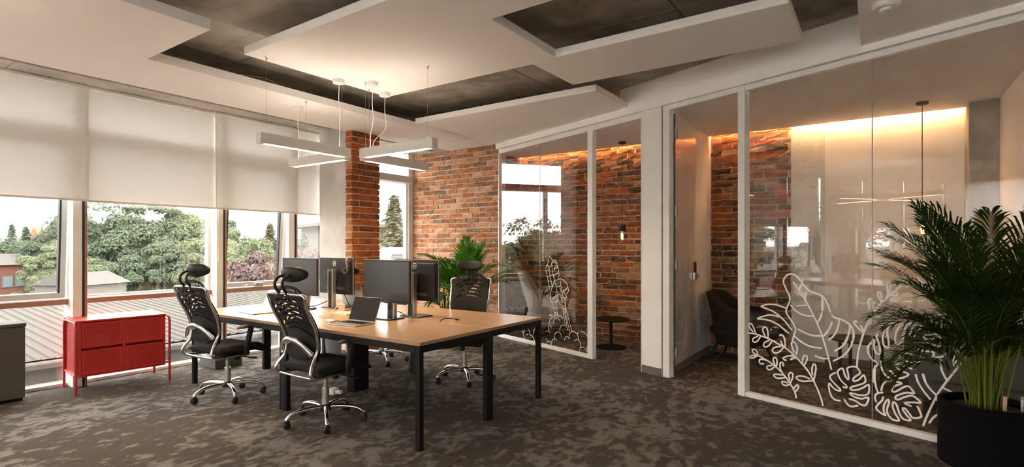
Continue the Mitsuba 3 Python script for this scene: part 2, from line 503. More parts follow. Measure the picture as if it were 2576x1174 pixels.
# concrete column and its brick pillar at the windows
struct('wall_column', bx(4.58, 5.80, 0, 4.99, 6.42, SLAB, 0.004), 'mat_column', 'pale concrete column beside the window')
struct('wall_pillar', bx(4.542, 5.672, 0, 4.988, 5.80, SLAB), 'mat_mortar', 'red brick pillar in front of the concrete column')
brick_wall('wall_pillar', (4.53, 5.672, 0), (1, 0, 0), (0, -1, 0), 0.47, 0.0, 2.94, 0.0835, 0.245, rough=0.0012, weights=(0, 0, 0, 0, 0, 0, 5, 4, 1, 0, 0, 0))
brick_wall('wall_pillar', (4.542, 5.795, 0), (0, -1, 0), (-1, 0, 0), 0.132, 0.0, 2.94, 0.0835, 0.33, rough=0.0012, weights=(1, 2, 0, 0, 0, 0, 4, 1, 0, 0, 0, 1), phase=0.0)
struct('wall_column_left', bx(-1.75, 5.9, 0, -1.33, 6.42, SLAB, 0.004), 'mat_column')

# ---- window wall
glassy = 'mat_glass'
GY = WY + 0.02


def mullion(x0, x1, key, lab=None):
    struct(key, cat(bx(x0, WY - 0.19, 0.0, x1, WY + 0.06, SOFFIT, 0.004)), 'mat_frame_white', lab)
    part(key, 'gasket', bx(x1 - 0.035, WY - 0.196, 0.0, x1 - 0.018, WY - 0.185, SOFFIT), 'mat_gasket')
    part(key, 'cover_strip', bx(x1 - 0.016, WY - 0.200, 0.0, x1 + 0.004, WY - 0.185, SOFFIT, 0.003), 'mat_window_brown')


mull = [(1.845, 1.955), (3.225, 3.335), (4.17, 4.29)]
for i, (a, b) in enumerate(mull):
    mullion(a, b, f'trim_{i + 2}', 'pale window mullion with a black gasket')
left_m = [0.47, -0.43, -2.6, -3.9, -5.2]
for i, a in enumerate(left_m):
    mullion(a - 0.055, a + 0.055, f'trim_{i + 5}')
bays = [(0.525, 1.845, True), (1.955, 3.225, False), (3.335, 4.17, True), (4.29, 5.20, False), (-0.375, 0.415, False), (-1.33, -0.485, True),
        (-2.545, -1.75, False), (-3.845, -2.655, False), (-5.145, -3.955, False), (-6.0, -5.255, False),
        (5.22, 6.51, False)]
TZ0, TZ1 = 0.812, 0.872
for i, (a, b, tilts) in enumerate(bays):
    k = f'window_{i + 1}'
    fr = cat(bx(a, WY - 0.05, TZ0, b, WY + 0.05, TZ1, 0.004), bx(a, WY - 0.17, 2.465, b, WY + 0.05, 2.58, 0.006), bx(a, WY - 0.04, 0.0, b, WY + 0.05, 0.035, 0.004))
    struct(k, fr, 'mat_frame_white' if i != len(bays) - 1 else 'mat_alu', 'window bay with a transom low down and another behind the blind' if b > 0.5 else None)
    part(k, 'pane', bx(a, GY, 0.03, b, GY + 0.001, TZ0), glassy)
    part(k, 'pane', bx(a, GY, 2.58, b, GY + 0.001, SOFFIT), glassy)
    if i < len(bays) - 1:
        part(k, 'brown_rail', bx(a + 0.002, WY - 0.072, TZ0 + 0.004, b - 0.002, WY - 0.05, TZ1 - 0.006, 0.003), 'mat_window_brown', label='brown lower rail')
    if not tilts:
        part(k, 'pane', bx(a, GY, TZ1, b, GY + 0.001, 2.465), glassy)
        part(k, 'bead', cat(bx(a, WY - 0.035, TZ1, a + 0.03, GY + 0.02, 2.465), bx(b - 0.03, WY - 0.035, TZ1, b, GY + 0.02, 2.465)), 'mat_frame_white')
    else:
        # bottom-hung sash leaning into the room
        z0, z1 = TZ1 + 0.012, 2.45
        prof = [(a + 0.015, a + 0.065), (b - 0.065, b - 0.015)]
        bars = [bx(p0, -0.03, 0, p1, 0.03, z1 - z0, 0.006) for p0, p1 in prof] + [bx(a + 0.015, -0.03, 0, b - 0.015, 0.03, 0.055, 0.006), bx(a + 0.015, -0.03, z1 - z0 - 0.055, b - 0.015, 0.03, z1 - z0, 0.006)]
        seal = [bx(p0 + (0.05 if q == 0 else -0.012), -0.034, 0.05, p1 + (0.012 if q == 0 else -0.05), 0.02, z1 - z0 - 0.05) for q, (p0, p1) in enumerate(prof)]
        R = trimesh.transformations.rotation_matrix(math.radians(4.2), [1, 0, 0])
        R[:3, 3] = [0, WY + 0.0, z0]
        part(k, 'sash', xf(cat(*bars), R), 'mat_alu')
        part(k, 'seal', xf(cat(*seal), R), 'mat_gasket')
        part(k, 'pane', xf(bx(a + 0.06, 0.0, 0.05, b - 0.06, 0.001, z1 - z0 - 0.05), R), glassy)
        cx = (a + b) / 2 - 0.02
        lk = part(k, 'opener', cat(bx(cx + 0.02, WY - 0.105, TZ1, cx + 0.13, WY - 0.06, TZ1 + 0.05, 0.005), bx(cx - 0.07, WY - 0.10, TZ1 + 0.012, cx + 0.02, WY - 0.08, TZ1 + 0.022, 0.002)), 'mat_silver', label='silver window opener')
        part(lk, 'lever', tube(spline([(cx - 0.07, WY - 0.09, TZ1 + 0.02), (cx - 0.10, WY - 0.12, TZ1 + 0.035), (cx - 0.13, WY - 0.13, TZ1 + 0.02)]), 0.006, 8), 'mat_silver')
struct('trim_14', bx(6.51, WY - 0.06, 0, 6.625, WY + 0.06, SOFFIT, 0.005), 'mat_frame_white', 'pale window frame at the brick wall')
part('trim_14', 'gasket', bx(6.496, WY - 0.03, 0.87, 6.512, WY + 0.03, 2.465), 'mat_gasket')

# ---- roller blinds
def blind(x0, x1, zb, lab, y=6.46, curl=0.012, grp=None):
    t = thing('roller_blind', lab, 'blind', grp)
    nx, nz = 12, 14
    gx, gz = np.meshgrid(np.linspace(x0, x1, nx), np.linspace(SOFFIT - 0.045, zb + 0.012, nz), indexing='ij')
    e = (np.abs(gx - (x0 + x1) / 2) / ((x1 - x0) / 2)) ** 6
    gy = y - curl * e * (SOFFIT - gz) / 1.2
    part(t, 'fabric', sheet(np.stack([gx, gy, gz], -1)), 'mat_blind', smooth=True)
    part(t, 'roller', cyl((x0 + 0.004, y + 0.025, SOFFIT - 0.028), (x1 - 0.004, y + 0.025, SOFFIT - 0.028), 0.026, 14), 'mat_frame_white', smooth=40)
    part(t, 'bottom_bar', bx(x0, y - curl - 0.006, zb - 0.004, x1, y - curl + 0.008, zb + 0.016, 0.003), 'mat_lamp_white')
    return t


blind(0.60, 1.955, 1.842, 'grey white roller blind at the left edge of the view')
blind(1.945, 3.19, 1.838, 'grey white roller blind above the red cabinet', y=6.475)
t = blind(3.18, 4.25, 1.838, 'grey white roller blind behind the left chair with a hanging bead chain', y=6.455)
part(t, 'bead_chain', tube(spline([(3.24, 6.5, 1.9), (3.246, 6.5, 1.5), (3.24, 6.5, 1.25), (3.225, 6.5, 1.21)]), 0.0035, 6), 'mat_lamp_white')
blind(4.24, 4.66, 1.832, 'narrow grey white roller blind beside the concrete column', y=6.49)
for a, b in [(-0.42, 0.58), (-1.32, -0.44), (-2.6, -1.76), (-3.9, -2.62), (-5.2, -3.92), (-5.98, -5.22)]:
    blind(a, b, 1.84, 'roller blind beyond the left edge of the view, seen only as a reflection', grp='blinds reflected in the glass')

# ---- ceiling rafts
def raft(key, poly, z, lab, th=0.066):
    t = single(key, prism(poly, z, z + th), 'mat_white', lab, 'ceiling panel')
    return t


p1 = Polygon([(-3.0, 3.86), (1.87, 3.86), (1.87, 4.89), (6.08, 4.87), (6.08, 5.80), (-3.0, 5.80)])
raft('ceiling_raft', p1, 2.915, 'white suspended ceiling panel along the windows, widest at the left', 0.075)
p2 = Polygon([(2.34, -3.6), (2.945, -3.6), (2.945, 2.20), (3.84, 2.20), (3.84, 0.47), (4.595, 0.47), (4.595, 2.44), (3.88, 2.45), (3.86, 4.25), (2.34, 4.28)])
raft('ceiling_raft', p2, PANEL, 'white suspended ceiling panel over the desks with a cut out showing concrete')
SB = sbox(-20, -20, 20, 20)
behind = Polygon([tuple(pp(-3, -0.085)[:2]), tuple(pp(12, -0.085)[:2]), tuple(pp(12, -12)[:2]), tuple(pp(-3, -12)[:2])])
p3 = Polygon([(4.90, 2.34), (7.5, 2.34), (7.5, 4.9), (6.615, 4.9), (6.615, 5.80), (6.09, 5.80), (6.09, 4.875), (4.90, 4.875)]).intersection(behind)
raft('ceiling_raft', p3, PANEL, 'white suspended ceiling panel between the brick wall and the glass booth')
p6 = Polygon([(2.98, -3.6), (2.98, 0.10), (6.0, 0.10), (6.0, -3.6)]).intersection(behind)
raft('ceiling_raft', p6, 2.938, 'white suspended ceiling panel at top right carrying the smoke detector')
raft('ceiling_raft', sbox(-3.2, -2.6, 1.6, 3.2), PANEL, 'white suspended ceiling panel over the viewpoint', 0.066)
# perforated cable tray lying on the window raft's edge
ty, tz = 4.985, 2.915 + 0.075
tr = [bx(1.95, ty, tz, 6.0, ty + 0.012, tz + 0.006), bx(1.95, ty, tz + 0.024, 6.0, ty + 0.012, tz + 0.03)]
tr += [bx(1.95 + i * 0.05, ty, tz + 0.006, 1.95 + i * 0.05 + 0.025, ty + 0.012, tz + 0.024) for i in range(81)]
t = thing('cable_tray', 'slotted metal cable tray on top of the window ceiling panel', 'cable tray')
part(t, 'tray_side', cat(*tr), 'mat_steel_grey')
part(t, 'cable', tube(spline([(2.6, 5.02, tz + 0.02), (2.75, 4.99, tz + 0.045), (2.95, 4.98, tz + 0.06), (3.1, 4.99, tz + 0.03), (3.3, 5.0, tz + 0.012)]), 0.005, 6), 'mat_steel_grey', smooth=True)
part(t, 'cable', tube(spline([(2.05, 5.0, tz + 0.02), (2.2, 4.985, tz + 0.045), (2.35, 5.0, tz + 0.02)]), 0.005, 6), 'mat_steel_grey', smooth=True)
# smoke detector
t = thing('smoke_detector', 'round white smoke detector on the top right ceiling panel', 'smoke detector')
part(t, 'base', mv(lathe([(0.0, 0.0), (0.072, 0.0), (0.078, -0.012), (0.076, -0.024), (0.066, -0.034), (0.0, -0.034)][::-1], 40), 4.13, -0.05, 2.938), 'mat_lamp_white', smooth=40)
part(t, 'cap', mv(lathe([(0.036, 0.0), (0.036, -0.016), (0.030, -0.021), (0.0, -0.021)][::-1], 32), 4.13, -0.05, 2.938 - 0.034), 'mat_lamp_white', smooth=40)

# ---- fascia and partition
struct('wall_fascia', cat(part_box(2.545, 9.9, -0.085, 0.06, 2.885, SLAB + 0.01), part_box(0.0, 2.545, -0.085, 0.06, 2.885, 2.965)), 'mat_white', 'white bulkhead over the glazed partition')
struct('trim_15', cat(part_box(0.0, 2.03, -0.03, 0.03, 0, 0.045, 0.003), part_box(0.0, 2.83, -0.03, 0.03, 2.822, 2.886, 0.003), part_box(-0.01, 0.012, -0.03, 0.03, 0, 2.83, 0.002), part_box(1.955, 2.045, -0.035, 0.035, 0, 2.83, 0.004)), 'mat_frame_white', 'white aluminium frame of the booth front')
struct('trim_16', cat(part_box(3.105, 3.19, -0.04, 0.05, 0, 2.886, 0.004), part_box(3.965, 4.035, -0.04, 0.05, 0, 2.886, 0.004), part_box(3.19, 3.965, -0.04, 0.05, 2.835, 2.886, 0.003)), 'mat_frame_white', 'white frame of the meeting room doorway')
part('trim_16', 'shadow_gap', part_box(3.095, 3.106, -0.03, 0.05, 0, 2.886), 'mat_dark_grey')
struct('trim_17', cat(part_box(4.035, 6.25, -0.03, 0.03, 0, 0.045, 0.003), part_box(4.035, 6.25, -0.03, 0.03, 2.838, 2.886, 0.003)), 'mat_frame_white', 'white frame of the meeting room glazing')
struct('window_20', part_box(0.012, 0.976, -0.001, 0.0, 0.04, 2.825), 'mat_partition_glass', 'glass pane of the booth front')
part('window_20', 'joint', part_box(0.976, 0.981, -0.004, 0.004, 0.04, 2.825), 'mat_steel_grey')
struct('window_21', part_box(0.981, 1.957, -0.001, 0.0, 0.04, 2.825), 'mat_partition_glass', 'glass pane of the booth front with the rocket drawing')
struct('window_22', part_box(4.035, 5.058, -0.001, 0.0, 0.04, 2.84), 'mat_partition_glass', 'glass pane of the meeting room with the leaf drawing')
part('window_22', 'joint', part_box(5.058, 5.064, -0.004, 0.004, 0.04, 2.84), 'mat_steel_grey')
struct('window_23', part_box(5.064, 6.25, -0.001, 0.0, 0.04, 2.84), 'mat_partition_glass', 'glass pane of the meeting room behind the palm')
struct('wall_pier', part_box(2.83, 3.095, -0.05, 0.09, 0.0, 2.886), 'mat_wall_white', 'white pier between booth and meeting room doorway')
struct('baseboard_pier', part_box(2.835, 3.10, -0.06, -0.05, 0.0, 0.085, 0.002), 'mat_grey_baseboard', 'grey baseboard of the pier')
struct('trim_18', part_box(2.822, 2.834, -0.055, 0.09, 0.0, 2.886, 0.002), 'mat_frame_white')
struct('wall_right', part_box(6.25, 9.9, -0.05, 0.09, 0, 2.886), 'mat_wall_white')
# ceilings of the two small rooms, stopping short of the rear wall to leave a slot for the LED strip
inside = Polygon([tuple(pp(0.0, 0.03)[:2]), tuple(pp(6.2, 0.03)[:2]), (7.25, -1.0), (7.25, 4.88)])
struct('ceiling_booth', prism(inside.intersection(sbox(0, 1.95, 9, 4.88)), 2.845, 2.895), 'mat_wall_white', 'lowered white ceiling of the booth')
struct('ceiling_meeting', prism(inside.intersection(sbox(0, -1.0, 9, 1.83)), 2.845, 2.895), 'mat_wall_white', 'lowered white ceiling of the meeting room')


def emitter(key, mesh, color, strength):
    scene[key] = mikit.ply(mesh, 'mat_lamp_white', emitter={'type': 'area', 'radiance': rgb(*[c * strength for c in color])})


def quad_mesh(a, b, c, d):
    return trimesh.Trimesh(np.array([a, b, c, d], float), [[0, 1, 2], [0, 2, 3]], process=False)


WARM = (1.0, 0.56, 0.24)
for nm, lab, y0, y1 in [('booth', 'LED strip in the ceiling slot of the booth', 1.98, 4.86), ('meeting', 'LED strip in the ceiling slot of the meeting room', -0.76, 1.80)]:
    k = thing('led_strip', lab, 'light strip')
    part(k, 'profile', bx(7.235, y0, 2.985, 7.25, y1, 3.02), 'mat_silver')
    part(k, 'bracket', bx(7.225, y0, 2.896, 7.236, y1, 3.02), 'mat_silver')
    emitter(f'{k}__diffuser', quad_mesh((7.2505, y0, 2.992), (7.2505, y1, 2.992), (7.2505, y1, 3.014), (7.2505, y0, 3.014)), WARM, COVE)

# open glass door standing along the dividing wall
hx, hy = pp(3.19, 0.03)[:2]
struct('door_1', bx(hx + 0.01, hy - 0.016, 0.012, hx + 0.80, hy - 0.006, 2.80, 0.002), 'mat_partition_glass', 'open glass door of the meeting room')
for z in (0.22, 1.15, 1.72, 2.55):
    part('door_1', 'hinge', cat(bx(hx - 0.005, hy - 0.032, z, hx + 0.05, hy - 0.018, z + 0.10, 0.002), cyl((hx - 0.002, hy - 0.03, z), (hx - 0.002, hy - 0.03, z + 0.10), 0.010, 10)), 'mat_steel_grey')
part('door_1', 'edge_seal', bx(hx, hy - 0.018, 0.012, hx + 0.010, hy - 0.004, 2.80), 'mat_gasket')
lk = part('door_1', 'lock', cat(bx(hx + 0.66, hy - 0.045, 1.00, hx + 0.76, hy - 0.018, 1.09, 0.004), bx(hx + 0.66, hy - 0.004, 1.00, hx + 0.76, hy + 0.02, 1.09, 0.004)), 'mat_silver', label='silver door lock')
part(lk, 'lever', tube(spline([(hx + 0.72, hy - 0.03, 1.045), (hx + 0.72, hy - 0.075, 1.045), (hx + 0.68, hy - 0.082, 1.045), (hx + 0.57, hy - 0.082, 1.045)]), 0.009, 10), 'mat_silver', smooth=True)
part(lk, 'reader', bx(hx + 0.69, hy - 0.042, 1.09, hx + 0.735, hy - 0.018, 1.21, 0.006), 'mat_black_plastic', label='black card reader')
struct('baseboard_divider', bx(5.70, 1.82, 0, 7.34, 1.83, 0.08), 'mat_grey_baseboard')
struct('baseboard_meeting', bx(7.338, -0.77, 0, 7.35, 0.51, 0.08), 'mat_grey_baseboard')

# ------------------------------------------------------------------ pendants over the desks
def linear_pendant(x0, y0, x1, y1, can, lab, wires, grp=None, zcan=PANEL):
    """A suspended linear light from (x0, y0) to (x1, y1) with its ceiling cup and cable."""
    t = thing('linear_pendant', lab, 'pendant light', grp)
    zb, zt, w = 2.24, 2.328, 0.036
    along = abs(x1 - x0) > abs(y1 - y0)
    lo, hi = (min(x0, x1), min(y0, y1)), (max(x0, x1), max(y0, y1))
    if along:
        A, B = (lo[0], y0 - w), (hi[0], y0 + w)
    else:
        A, B = (x0 - w, lo[1]), (x0 + w, hi[1])
    part(t, 'housing', cat(bx(A[0], A[1], zb + 0.012, B[0], B[1], zt, 0.002),
                           bx(A[0], A[1], zb, B[0] if along else A[0] + 0.008, A[1] + 0.008 if along else B[1], zb + 0.013),
                           bx(A[0] if along else B[0] - 0.008, B[1] - 0.008 if along else A[1], zb, B[0], B[1], zb + 0.013),
                           bx(A[0], A[1], zb, A[0] + (0.05 if along else 2 * w), A[1] + (2 * w if along else 0.05), zb + 0.013),
                           bx(B[0] - (0.05 if along else 2 * w), B[1] - (2 * w if along else 0.05), zb, B[0], B[1], zb + 0.013)), 'mat_lamp_white')
    e = 0.009
    if along:
        q = quad_mesh((A[0] + 0.05, A[1] + e, zb + 0.005), (A[0] + 0.05, B[1] - e, zb + 0.005), (B[0] - 0.05, B[1] - e, zb + 0.005), (B[0] - 0.05, A[1] + e, zb + 0.005))
    else:
        q = quad_mesh((A[0] + e, A[1] + 0.05, zb + 0.005), (A[0] + e, B[1] - 0.05, zb + 0.005), (B[0] - e, B[1] - 0.05, zb + 0.005), (B[0] - e, A[1] + 0.05, zb + 0.005))
    emitter(f'{t}__diffuser', q, (1.0, 0.75, 0.46), LAMP)
    if along:
        q = quad_mesh((A[0] + 0.05, A[1] + e, zt + 0.002), (B[0] - 0.05, A[1] + e, zt + 0.002), (B[0] - 0.05, B[1] - e, zt + 0.002), (A[0] + 0.05, B[1] - e, zt + 0.002))
    else:
        q = quad_mesh((A[0] + e, A[1] + 0.05, zt + 0.002), (B[0] - e, A[1] + 0.05, zt + 0.002), (B[0] - e, B[1] - 0.05, zt + 0.002), (A[0] + e, B[1] - 0.05, zt + 0.002))
    emitter(f'{t}__upper_diffuser', q, (1.0, 0.86, 0.70), UPLIGHT)
    cx, cy = can
    part(t, 'ceiling_cup', mv(lathe([(0, -0.036), (0.052, -0.036), (0.055, -0.033), (0.055, 0), (0, 0)], 36), cx, cy, zcan), 'mat_lamp_white', smooth=40)
    ex, ey = wires[0]
    part(t, 'cable', tube(spline([(cx - 0.01, cy - 0.02, zcan - 0.03), (cx - 0.015, cy - 0.02, zcan - 0.2), (cx, cy - 0.015, 2.6), (ex, ey, 2.45), (ex, ey, zt - 0.005)], 5), 0.0035, 6), 'mat_paper', smooth=True)
    for wx, wy in wires[1:]:
        zc = zcan
        part(t, 'wire', cyl((wx, wy, zt - 0.003), (wx, wy, zc - 0.01), 0.0011, 5), 'mat_steel_grey')
        part(t, 'wire_anchor', mv(lathe([(0.004, -0.03), (0.008, -0.022), (0.010, -0.004), (0.016, 0.0), (0, 0)], 12), wx, wy, zc), 'mat_silver')
    return t


CX, CY = 3.385, 4.165


def pendant_group(dx, dy, labs, grp=None, zb_=2.915):
    linear_pendant(CX - 0.985 + dx, CY + 0.01 + dy, CX - 0.085 + dx, CY + 0.01 + dy, (3.20 + dx, 4.19 + dy), labs[0], [(3.20 + dx, CY + 0.01 + dy), (2.47 + dx, CY + 0.01 + dy), (3.235 + dx, CY + 0.02 + dy)], grp)
    linear_pendant(CX - 0.03 + dx, CY + 0.09 + dy, CX - 0.03 + dx, CY + 1.02 + dy, (3.44 + dx, 5.20 + dy), labs[1], [(3.365 + dx, 5.08 + dy), (CX - 0.03 + dx, 4.93 + dy)], grp, zb_)
    linear_pendant(CX + dx, CY - 1.03 + dy, CX + dx, CY - 0.085 + dy, (3.43 + dx, 3.99 + dy), labs[2], [(CX + dx, 3.96 + dy), (CX + dx, 3.22 + dy), (CX + dx, 4.03 + dy)], grp)
    linear_pendant(CX + 0.085 + dx, CY + 0.02 + dy, CX + 1.0 + dx, CY + 0.02 + dy, (3.74 + dx, 4.16 + dy), labs[3], [(3.62 + dx, CY + 0.02 + dy), (3.56 + dx, CY + 0.02 + dy)], grp)


pendant_group(0, 0, ['white linear pendant pointing left, largest and nearest of the left pair', 'white linear pendant below the left pair, reaching to the windows',
                     'white linear pendant with a grey end cap at upper right', 'white linear pendant pointing at the brick wall, lowest on the right'])
pendant_group(-3.75, 0, ['white linear pendant beyond the left edge, seen only as a reflection'] * 4, 'pendants reflected in the glass')


# ------------------------------------------------------------------ bench desk
def bench_desk(dx, lab, extra=True):
    t = thing('bench_desk', lab, 'desk')
    x0, xm, x1, y0, ym, y1 = 2.60 + dx, 3.395 + dx, 4.185 + dx, 2.545, 4.15, 5.76
    for a, b in ((x0, xm - 0.003), (xm + 0.003, x1)):
        for c, d in ((y0, ym - 0.001), (ym + 0.001, y1)):
            part(t, 'tabletop', bx(a, c, 0.715, b, d, 0.740, 0.0015), 'mat_desk')
    for x in (x0 + 0.02, xm - 0.02, xm + 0.02, x1 - 0.02):
        for c, d in ((y0 + 0.05, ym - 0.05), (ym + 0.05, y1 - 0.05)):
            part(t, 'rail', bx(x - 0.015, c, 0.665, x + 0.015, d, 0.714), 'mat_black_metal')
    for y in (y0 + 0.025, ym - 0.03, ym + 0.03, y1 - 0.025):
        for a, b in ((x0 + 0.03, xm - 0.04), (xm + 0.04, x1 - 0.03)):
            part(t, 'crossbar', bx(a, y - 0.02, 0.665, b, y + 0.02, 0.714, 0.002), 'mat_black_metal')
    for y, w in ((y0 + 0.025, 0.021), (ym, 0.05), (y1 - 0.025, 0.021)):
        for x, v in ((x0 + 0.022, 0.021), (xm, 0.042), (x1 - 0.022, 0.021)):
            if w > 0.03 and v > 0.03:
                part(t, 'cable_leg', bx(x - 0.09, y - 0.05, 0.0, x + 0.09, y + 0.05, 0.714, 0.003), 'mat_black_metal')
                continue
            lg = part(t, 'leg', bx(x - v, y - w, 0.0, x + v, y + w, 0.714, 0.003), 'mat_black_metal')
            if w > 0.03:
                part(lg, 'groove', bx(x - v - 0.001, y - 0.004, 0.01, x + v + 0.001, y + 0.004, 0.66), 'mat_gasket')
    part(t, 'cable_channel', bx(xm - 0.10, y0 + 0.4, 0.60, xm + 0.10, y1 - 0.4, 0.615), 'mat_black_metal')
    return t


bench_desk(0, 'light oak bench desk for four on black square legs under the pendants')
bench_desk(-3.75, 'light oak bench desk beyond the left edge, seen only as a reflection')


# ------------------------------------------------------------------ office chairs
def chair_parts():
    """(name, mesh, material, smooth, parent part) of the mesh office chair, facing +x, its base centred on the origin."""
    P = []
    for k in range(5):
        a = k * 2 * PI / 5
        R = trimesh.transformations.rotation_matrix(a, [0, 0, 1])
        arm = tube(spline([(0.02, 0, 0.118), (0.10, 0, 0.124), (0.20, 0, 0.118), (0.265, 0, 0.100), (0.298, 0, 0.074), (0.302, 0, 0.062)], 5), np.linspace(0.021, 0.013, 26), 10, flat=0.85)
        P.append(('base_leg', xf(arm, R), 'mat_chrome', True, None))
        w = cat(mv(lathe([(0, -0.024), (0.020, -0.024), (0.027, -0.018), (0.028, -0.004), (0.014, -0.002), (0.014, 0.002), (0.028, 0.004), (0.027, 0.018), (0.020, 0.024), (0, 0.024)], 18), 0.298, 0, 0.028, rx=90),
                mv(blob(0.028, 0.021, 0.016, 2), 0.300, 0, 0.050), cyl((0.302, 0, 0.04), (0.302, 0, 0.068), 0.008, 8))
        P.append(('caster', xf(w, R), 'mat_black_plastic', 40, f'base_leg#{k}'))
    P.append(('hub', lathe([(0, 0.095), (0.045, 0.095), (0.05, 0.105), (0.048, 0.132), (0.03, 0.142), (0, 0.142)], 24), 'mat_black_plastic', 40, None))
    P.append(('gas_lift', lathe([(0.0275, 0.14), (0.0275, 0.265), (0.026, 0.27), (0.0165, 0.272), (0.0165, 0.375), (0, 0.375)], 20), 'mat_silver', 40, None))
    P.append(('mechanism', cat(mv(blob(0.105, 0.075, 0.035, 3, 0.6), 0.0, 0, 0.392, ry=-8), bx(-0.06, -0.16, 0.395, 0.10, 0.16, 0.41, 0.004)), 'mat_black_plastic', 40, None))
    P.append(('tension_knob', cyl((0.085, 0, 0.385), (0.10, 0, 0.325), 0.026, 14), 'mat_black_plastic', 40, None))
    P.append(('lever', cat(cyl((0.02, -0.06, 0.385), (0.06, -0.25, 0.375), 0.006, 8), mv(blob(0.045, 0.022, 0.008, 2), 0.065, -0.27, 0.374, rz=-70)), 'mat_black_plastic', 40, None))
    # seat: padded, its front edge rolling down
    n, m = 22, 18
    u, v = np.meshgrid(np.linspace(-1, 1, n), np.linspace(-1, 1, m), indexing='ij')
    def seat_surf(top):
        X = 0.02 + 0.245 * u
        Y = 0.245 * v * (1 - 0.10 * (u < 0) * u * u - 0.06 * np.clip(u, 0, 1) ** 4)
        edge = 1 - np.clip((np.maximum(np.abs(u), np.abs(v)) - 0.78) / 0.22, 0, 1) ** 2
        front = -0.055 * np.clip((u - 0.45) / 0.55, 0, 1) ** 2
        dish = -0.012 * (1 - u * u) * (1 - v * v)
        Z = 0.455 + front + np.where(top, 0.022 + 0.026 * edge + dish, -0.030 * edge)
        return np.stack([X, Y, Z], -1)
    t_, b_ = seat_surf(True), seat_surf(False)
    ta, ba = sheet(t_), sheet(b_)
    ba.invert()
    idx = np.arange(n * m).reshape(n, m)
    ring = np.concatenate([idx[:, 0], idx[-1, 1:], idx[::-1, -1][1:], idx[0, ::-1][1:-1]])
    r2 = np.roll(ring, -1)
    k = n * m
    side = np.vstack([np.stack([ring, ring + k, r2 + k], 1), np.stack([ring, r2 + k, r2], 1)])
    seat = trimesh.Trimesh(np.vstack([ta.vertices, ba.vertices]), np.vstack([ta.faces, ba.faces + k, side]), process=False)
    P.append(('seat', seat, 'mat_black_fabric', True, None))

    def bp(t):
        """Centre line of the back: height 0.50 (t=0) to 1.03 (t=1), with a lumbar bulge."""
        z = 0.50 + 0.53 * t
        x = -0.215 - 0.11 * t + 0.045 * math.sin(PI * min(1, t * 1.25)) - 0.02 * t * t
        return x, z
    def slitted(U, Tt, g, shift, t0):
        idx = np.arange(len(U) * len(Tt)).reshape(len(U), len(Tt))
        cu, ct = np.meshgrid((U[:-1] + U[1:]) / 2, (Tt[:-1] + Tt[1:]) / 2, indexing='ij')
        ph = ct * 15.0 + shift
        row = np.floor(ph).astype(int)
        reach = 0.60 + 0.28 * ((row * 37 % 11) / 10.0)
        brk = -0.5 + (row * 53 % 17) / 16.0
        hole = ((ph % 1.0) < 0.46 * np.sqrt(np.clip(1 - (np.abs(cu) / reach) ** 4, 0, 1))) & (np.abs(cu - brk) > 0.04) & (np.abs(cu - brk + 0.6) > 0.035) & (ct > t0) & (ct < 0.97)
        keep = ~hole
        a, b, c, d = idx[:-1, :-1][keep], idx[1:, :-1][keep], idx[1:, 1:][keep], idx[:-1, 1:][keep]
        return trimesh.Trimesh(g.reshape(-1, 3).copy(), np.vstack([np.stack([a, b, c], 1), np.stack([a, c, d], 1)]), process=False)
    # front layer: an arched sheet of mesh, and the rear layer inside the chrome loop, both worked with rows of curved slits
    nu, nt = 64, 120
    U, Tt = np.linspace(-1, 1, nu), np.linspace(0, 1, nt)
    g = np.zeros((nu, nt, 3))
    for i, uu in enumerate(U):
        for j, t1 in enumerate(Tt):
            tt = t1 - 0.76 * abs(uu) ** 1.8 * t1 * (1 - t1)
            x, z = bp(0.05 + 0.95 * tt)
            hw = half(tt) - 0.004 - 0.012 * tt ** 6
            arch = 0.070 * (1 - abs(uu) ** 2.6) * tt ** 3 - 0.012 * abs(uu) ** 6 * tt ** 4
            g[i, j] = (x + 0.014 + 0.012 * uu * uu - 0.02 * (1 - uu * uu) * (1 - tt), hw * uu, z + arch)
    P.append(('backrest', slitted(U, Tt, g, -0.1, 0.62), 'mat_mesh', True, None))
    for i, uu in enumerate(U):
        for j, t1 in enumerate(Tt):
            tt = t1 - 0.76 * abs(uu) ** 1.8 * t1 * (1 - t1)
            x, z = bp(tt)
            g[i, j] = (x - 0.010 + 0.012 * uu * uu - 0.02 * (1 - uu * uu), half(tt) * uu, z)
    P.append(('mesh_panel', slitted(U, Tt, g, 0.0, 0.50), 'mat_mesh', True, None))
    # chrome loop: top bar, sides pinched at the lumbar, tails bending under the seat
    def side(s):
        pts = []
        for tt in np.linspace(1.0, 0.22, 7):
            x, z = bp(tt)
            pts.append((x - 0.006, s * (half(tt) + 0.006), z))
        pts += [(-0.235, s * 0.185, 0.555), (-0.275, s * 0.205, 0.50), (-0.292, s * 0.215, 0.455), (-0.275, s * 0.215, 0.425), (-0.23, s * 0.21, 0.412), (-0.10, s * 0.19, 0.408), (0.02, s * 0.17, 0.405)]
        return pts
    L, Rr = side(1), side(-1)
    xt, zt = bp(1.0)
    top = [(xt - 0.008 - 0.012, y, zt + 0.004 + 0.010 * (1 - (y / 0.2) ** 2)) for y in (-0.12, 0.0, 0.12)]
    loop = spline(Rr[::-1] + top + L, 5)
    P.append(('back_frame', tube(loop, 0.0125, 10), 'mat_chrome', True, None))
    P.append(('back_crossbar', tube([(-0.262, -0.215, 0.416), (-0.265, 0, 0.414), (-0.262, 0.215, 0.416)], 0.010, 10), 'mat_chrome', True, None))
    arch = []
    for a in np.linspace(-1, 1, 17):
        arch.append((-0.262 - 0.050 * (1 - a * a), 0.192 * a, 0.585 + 0.115 * (1 - abs(a) ** 2.2)))
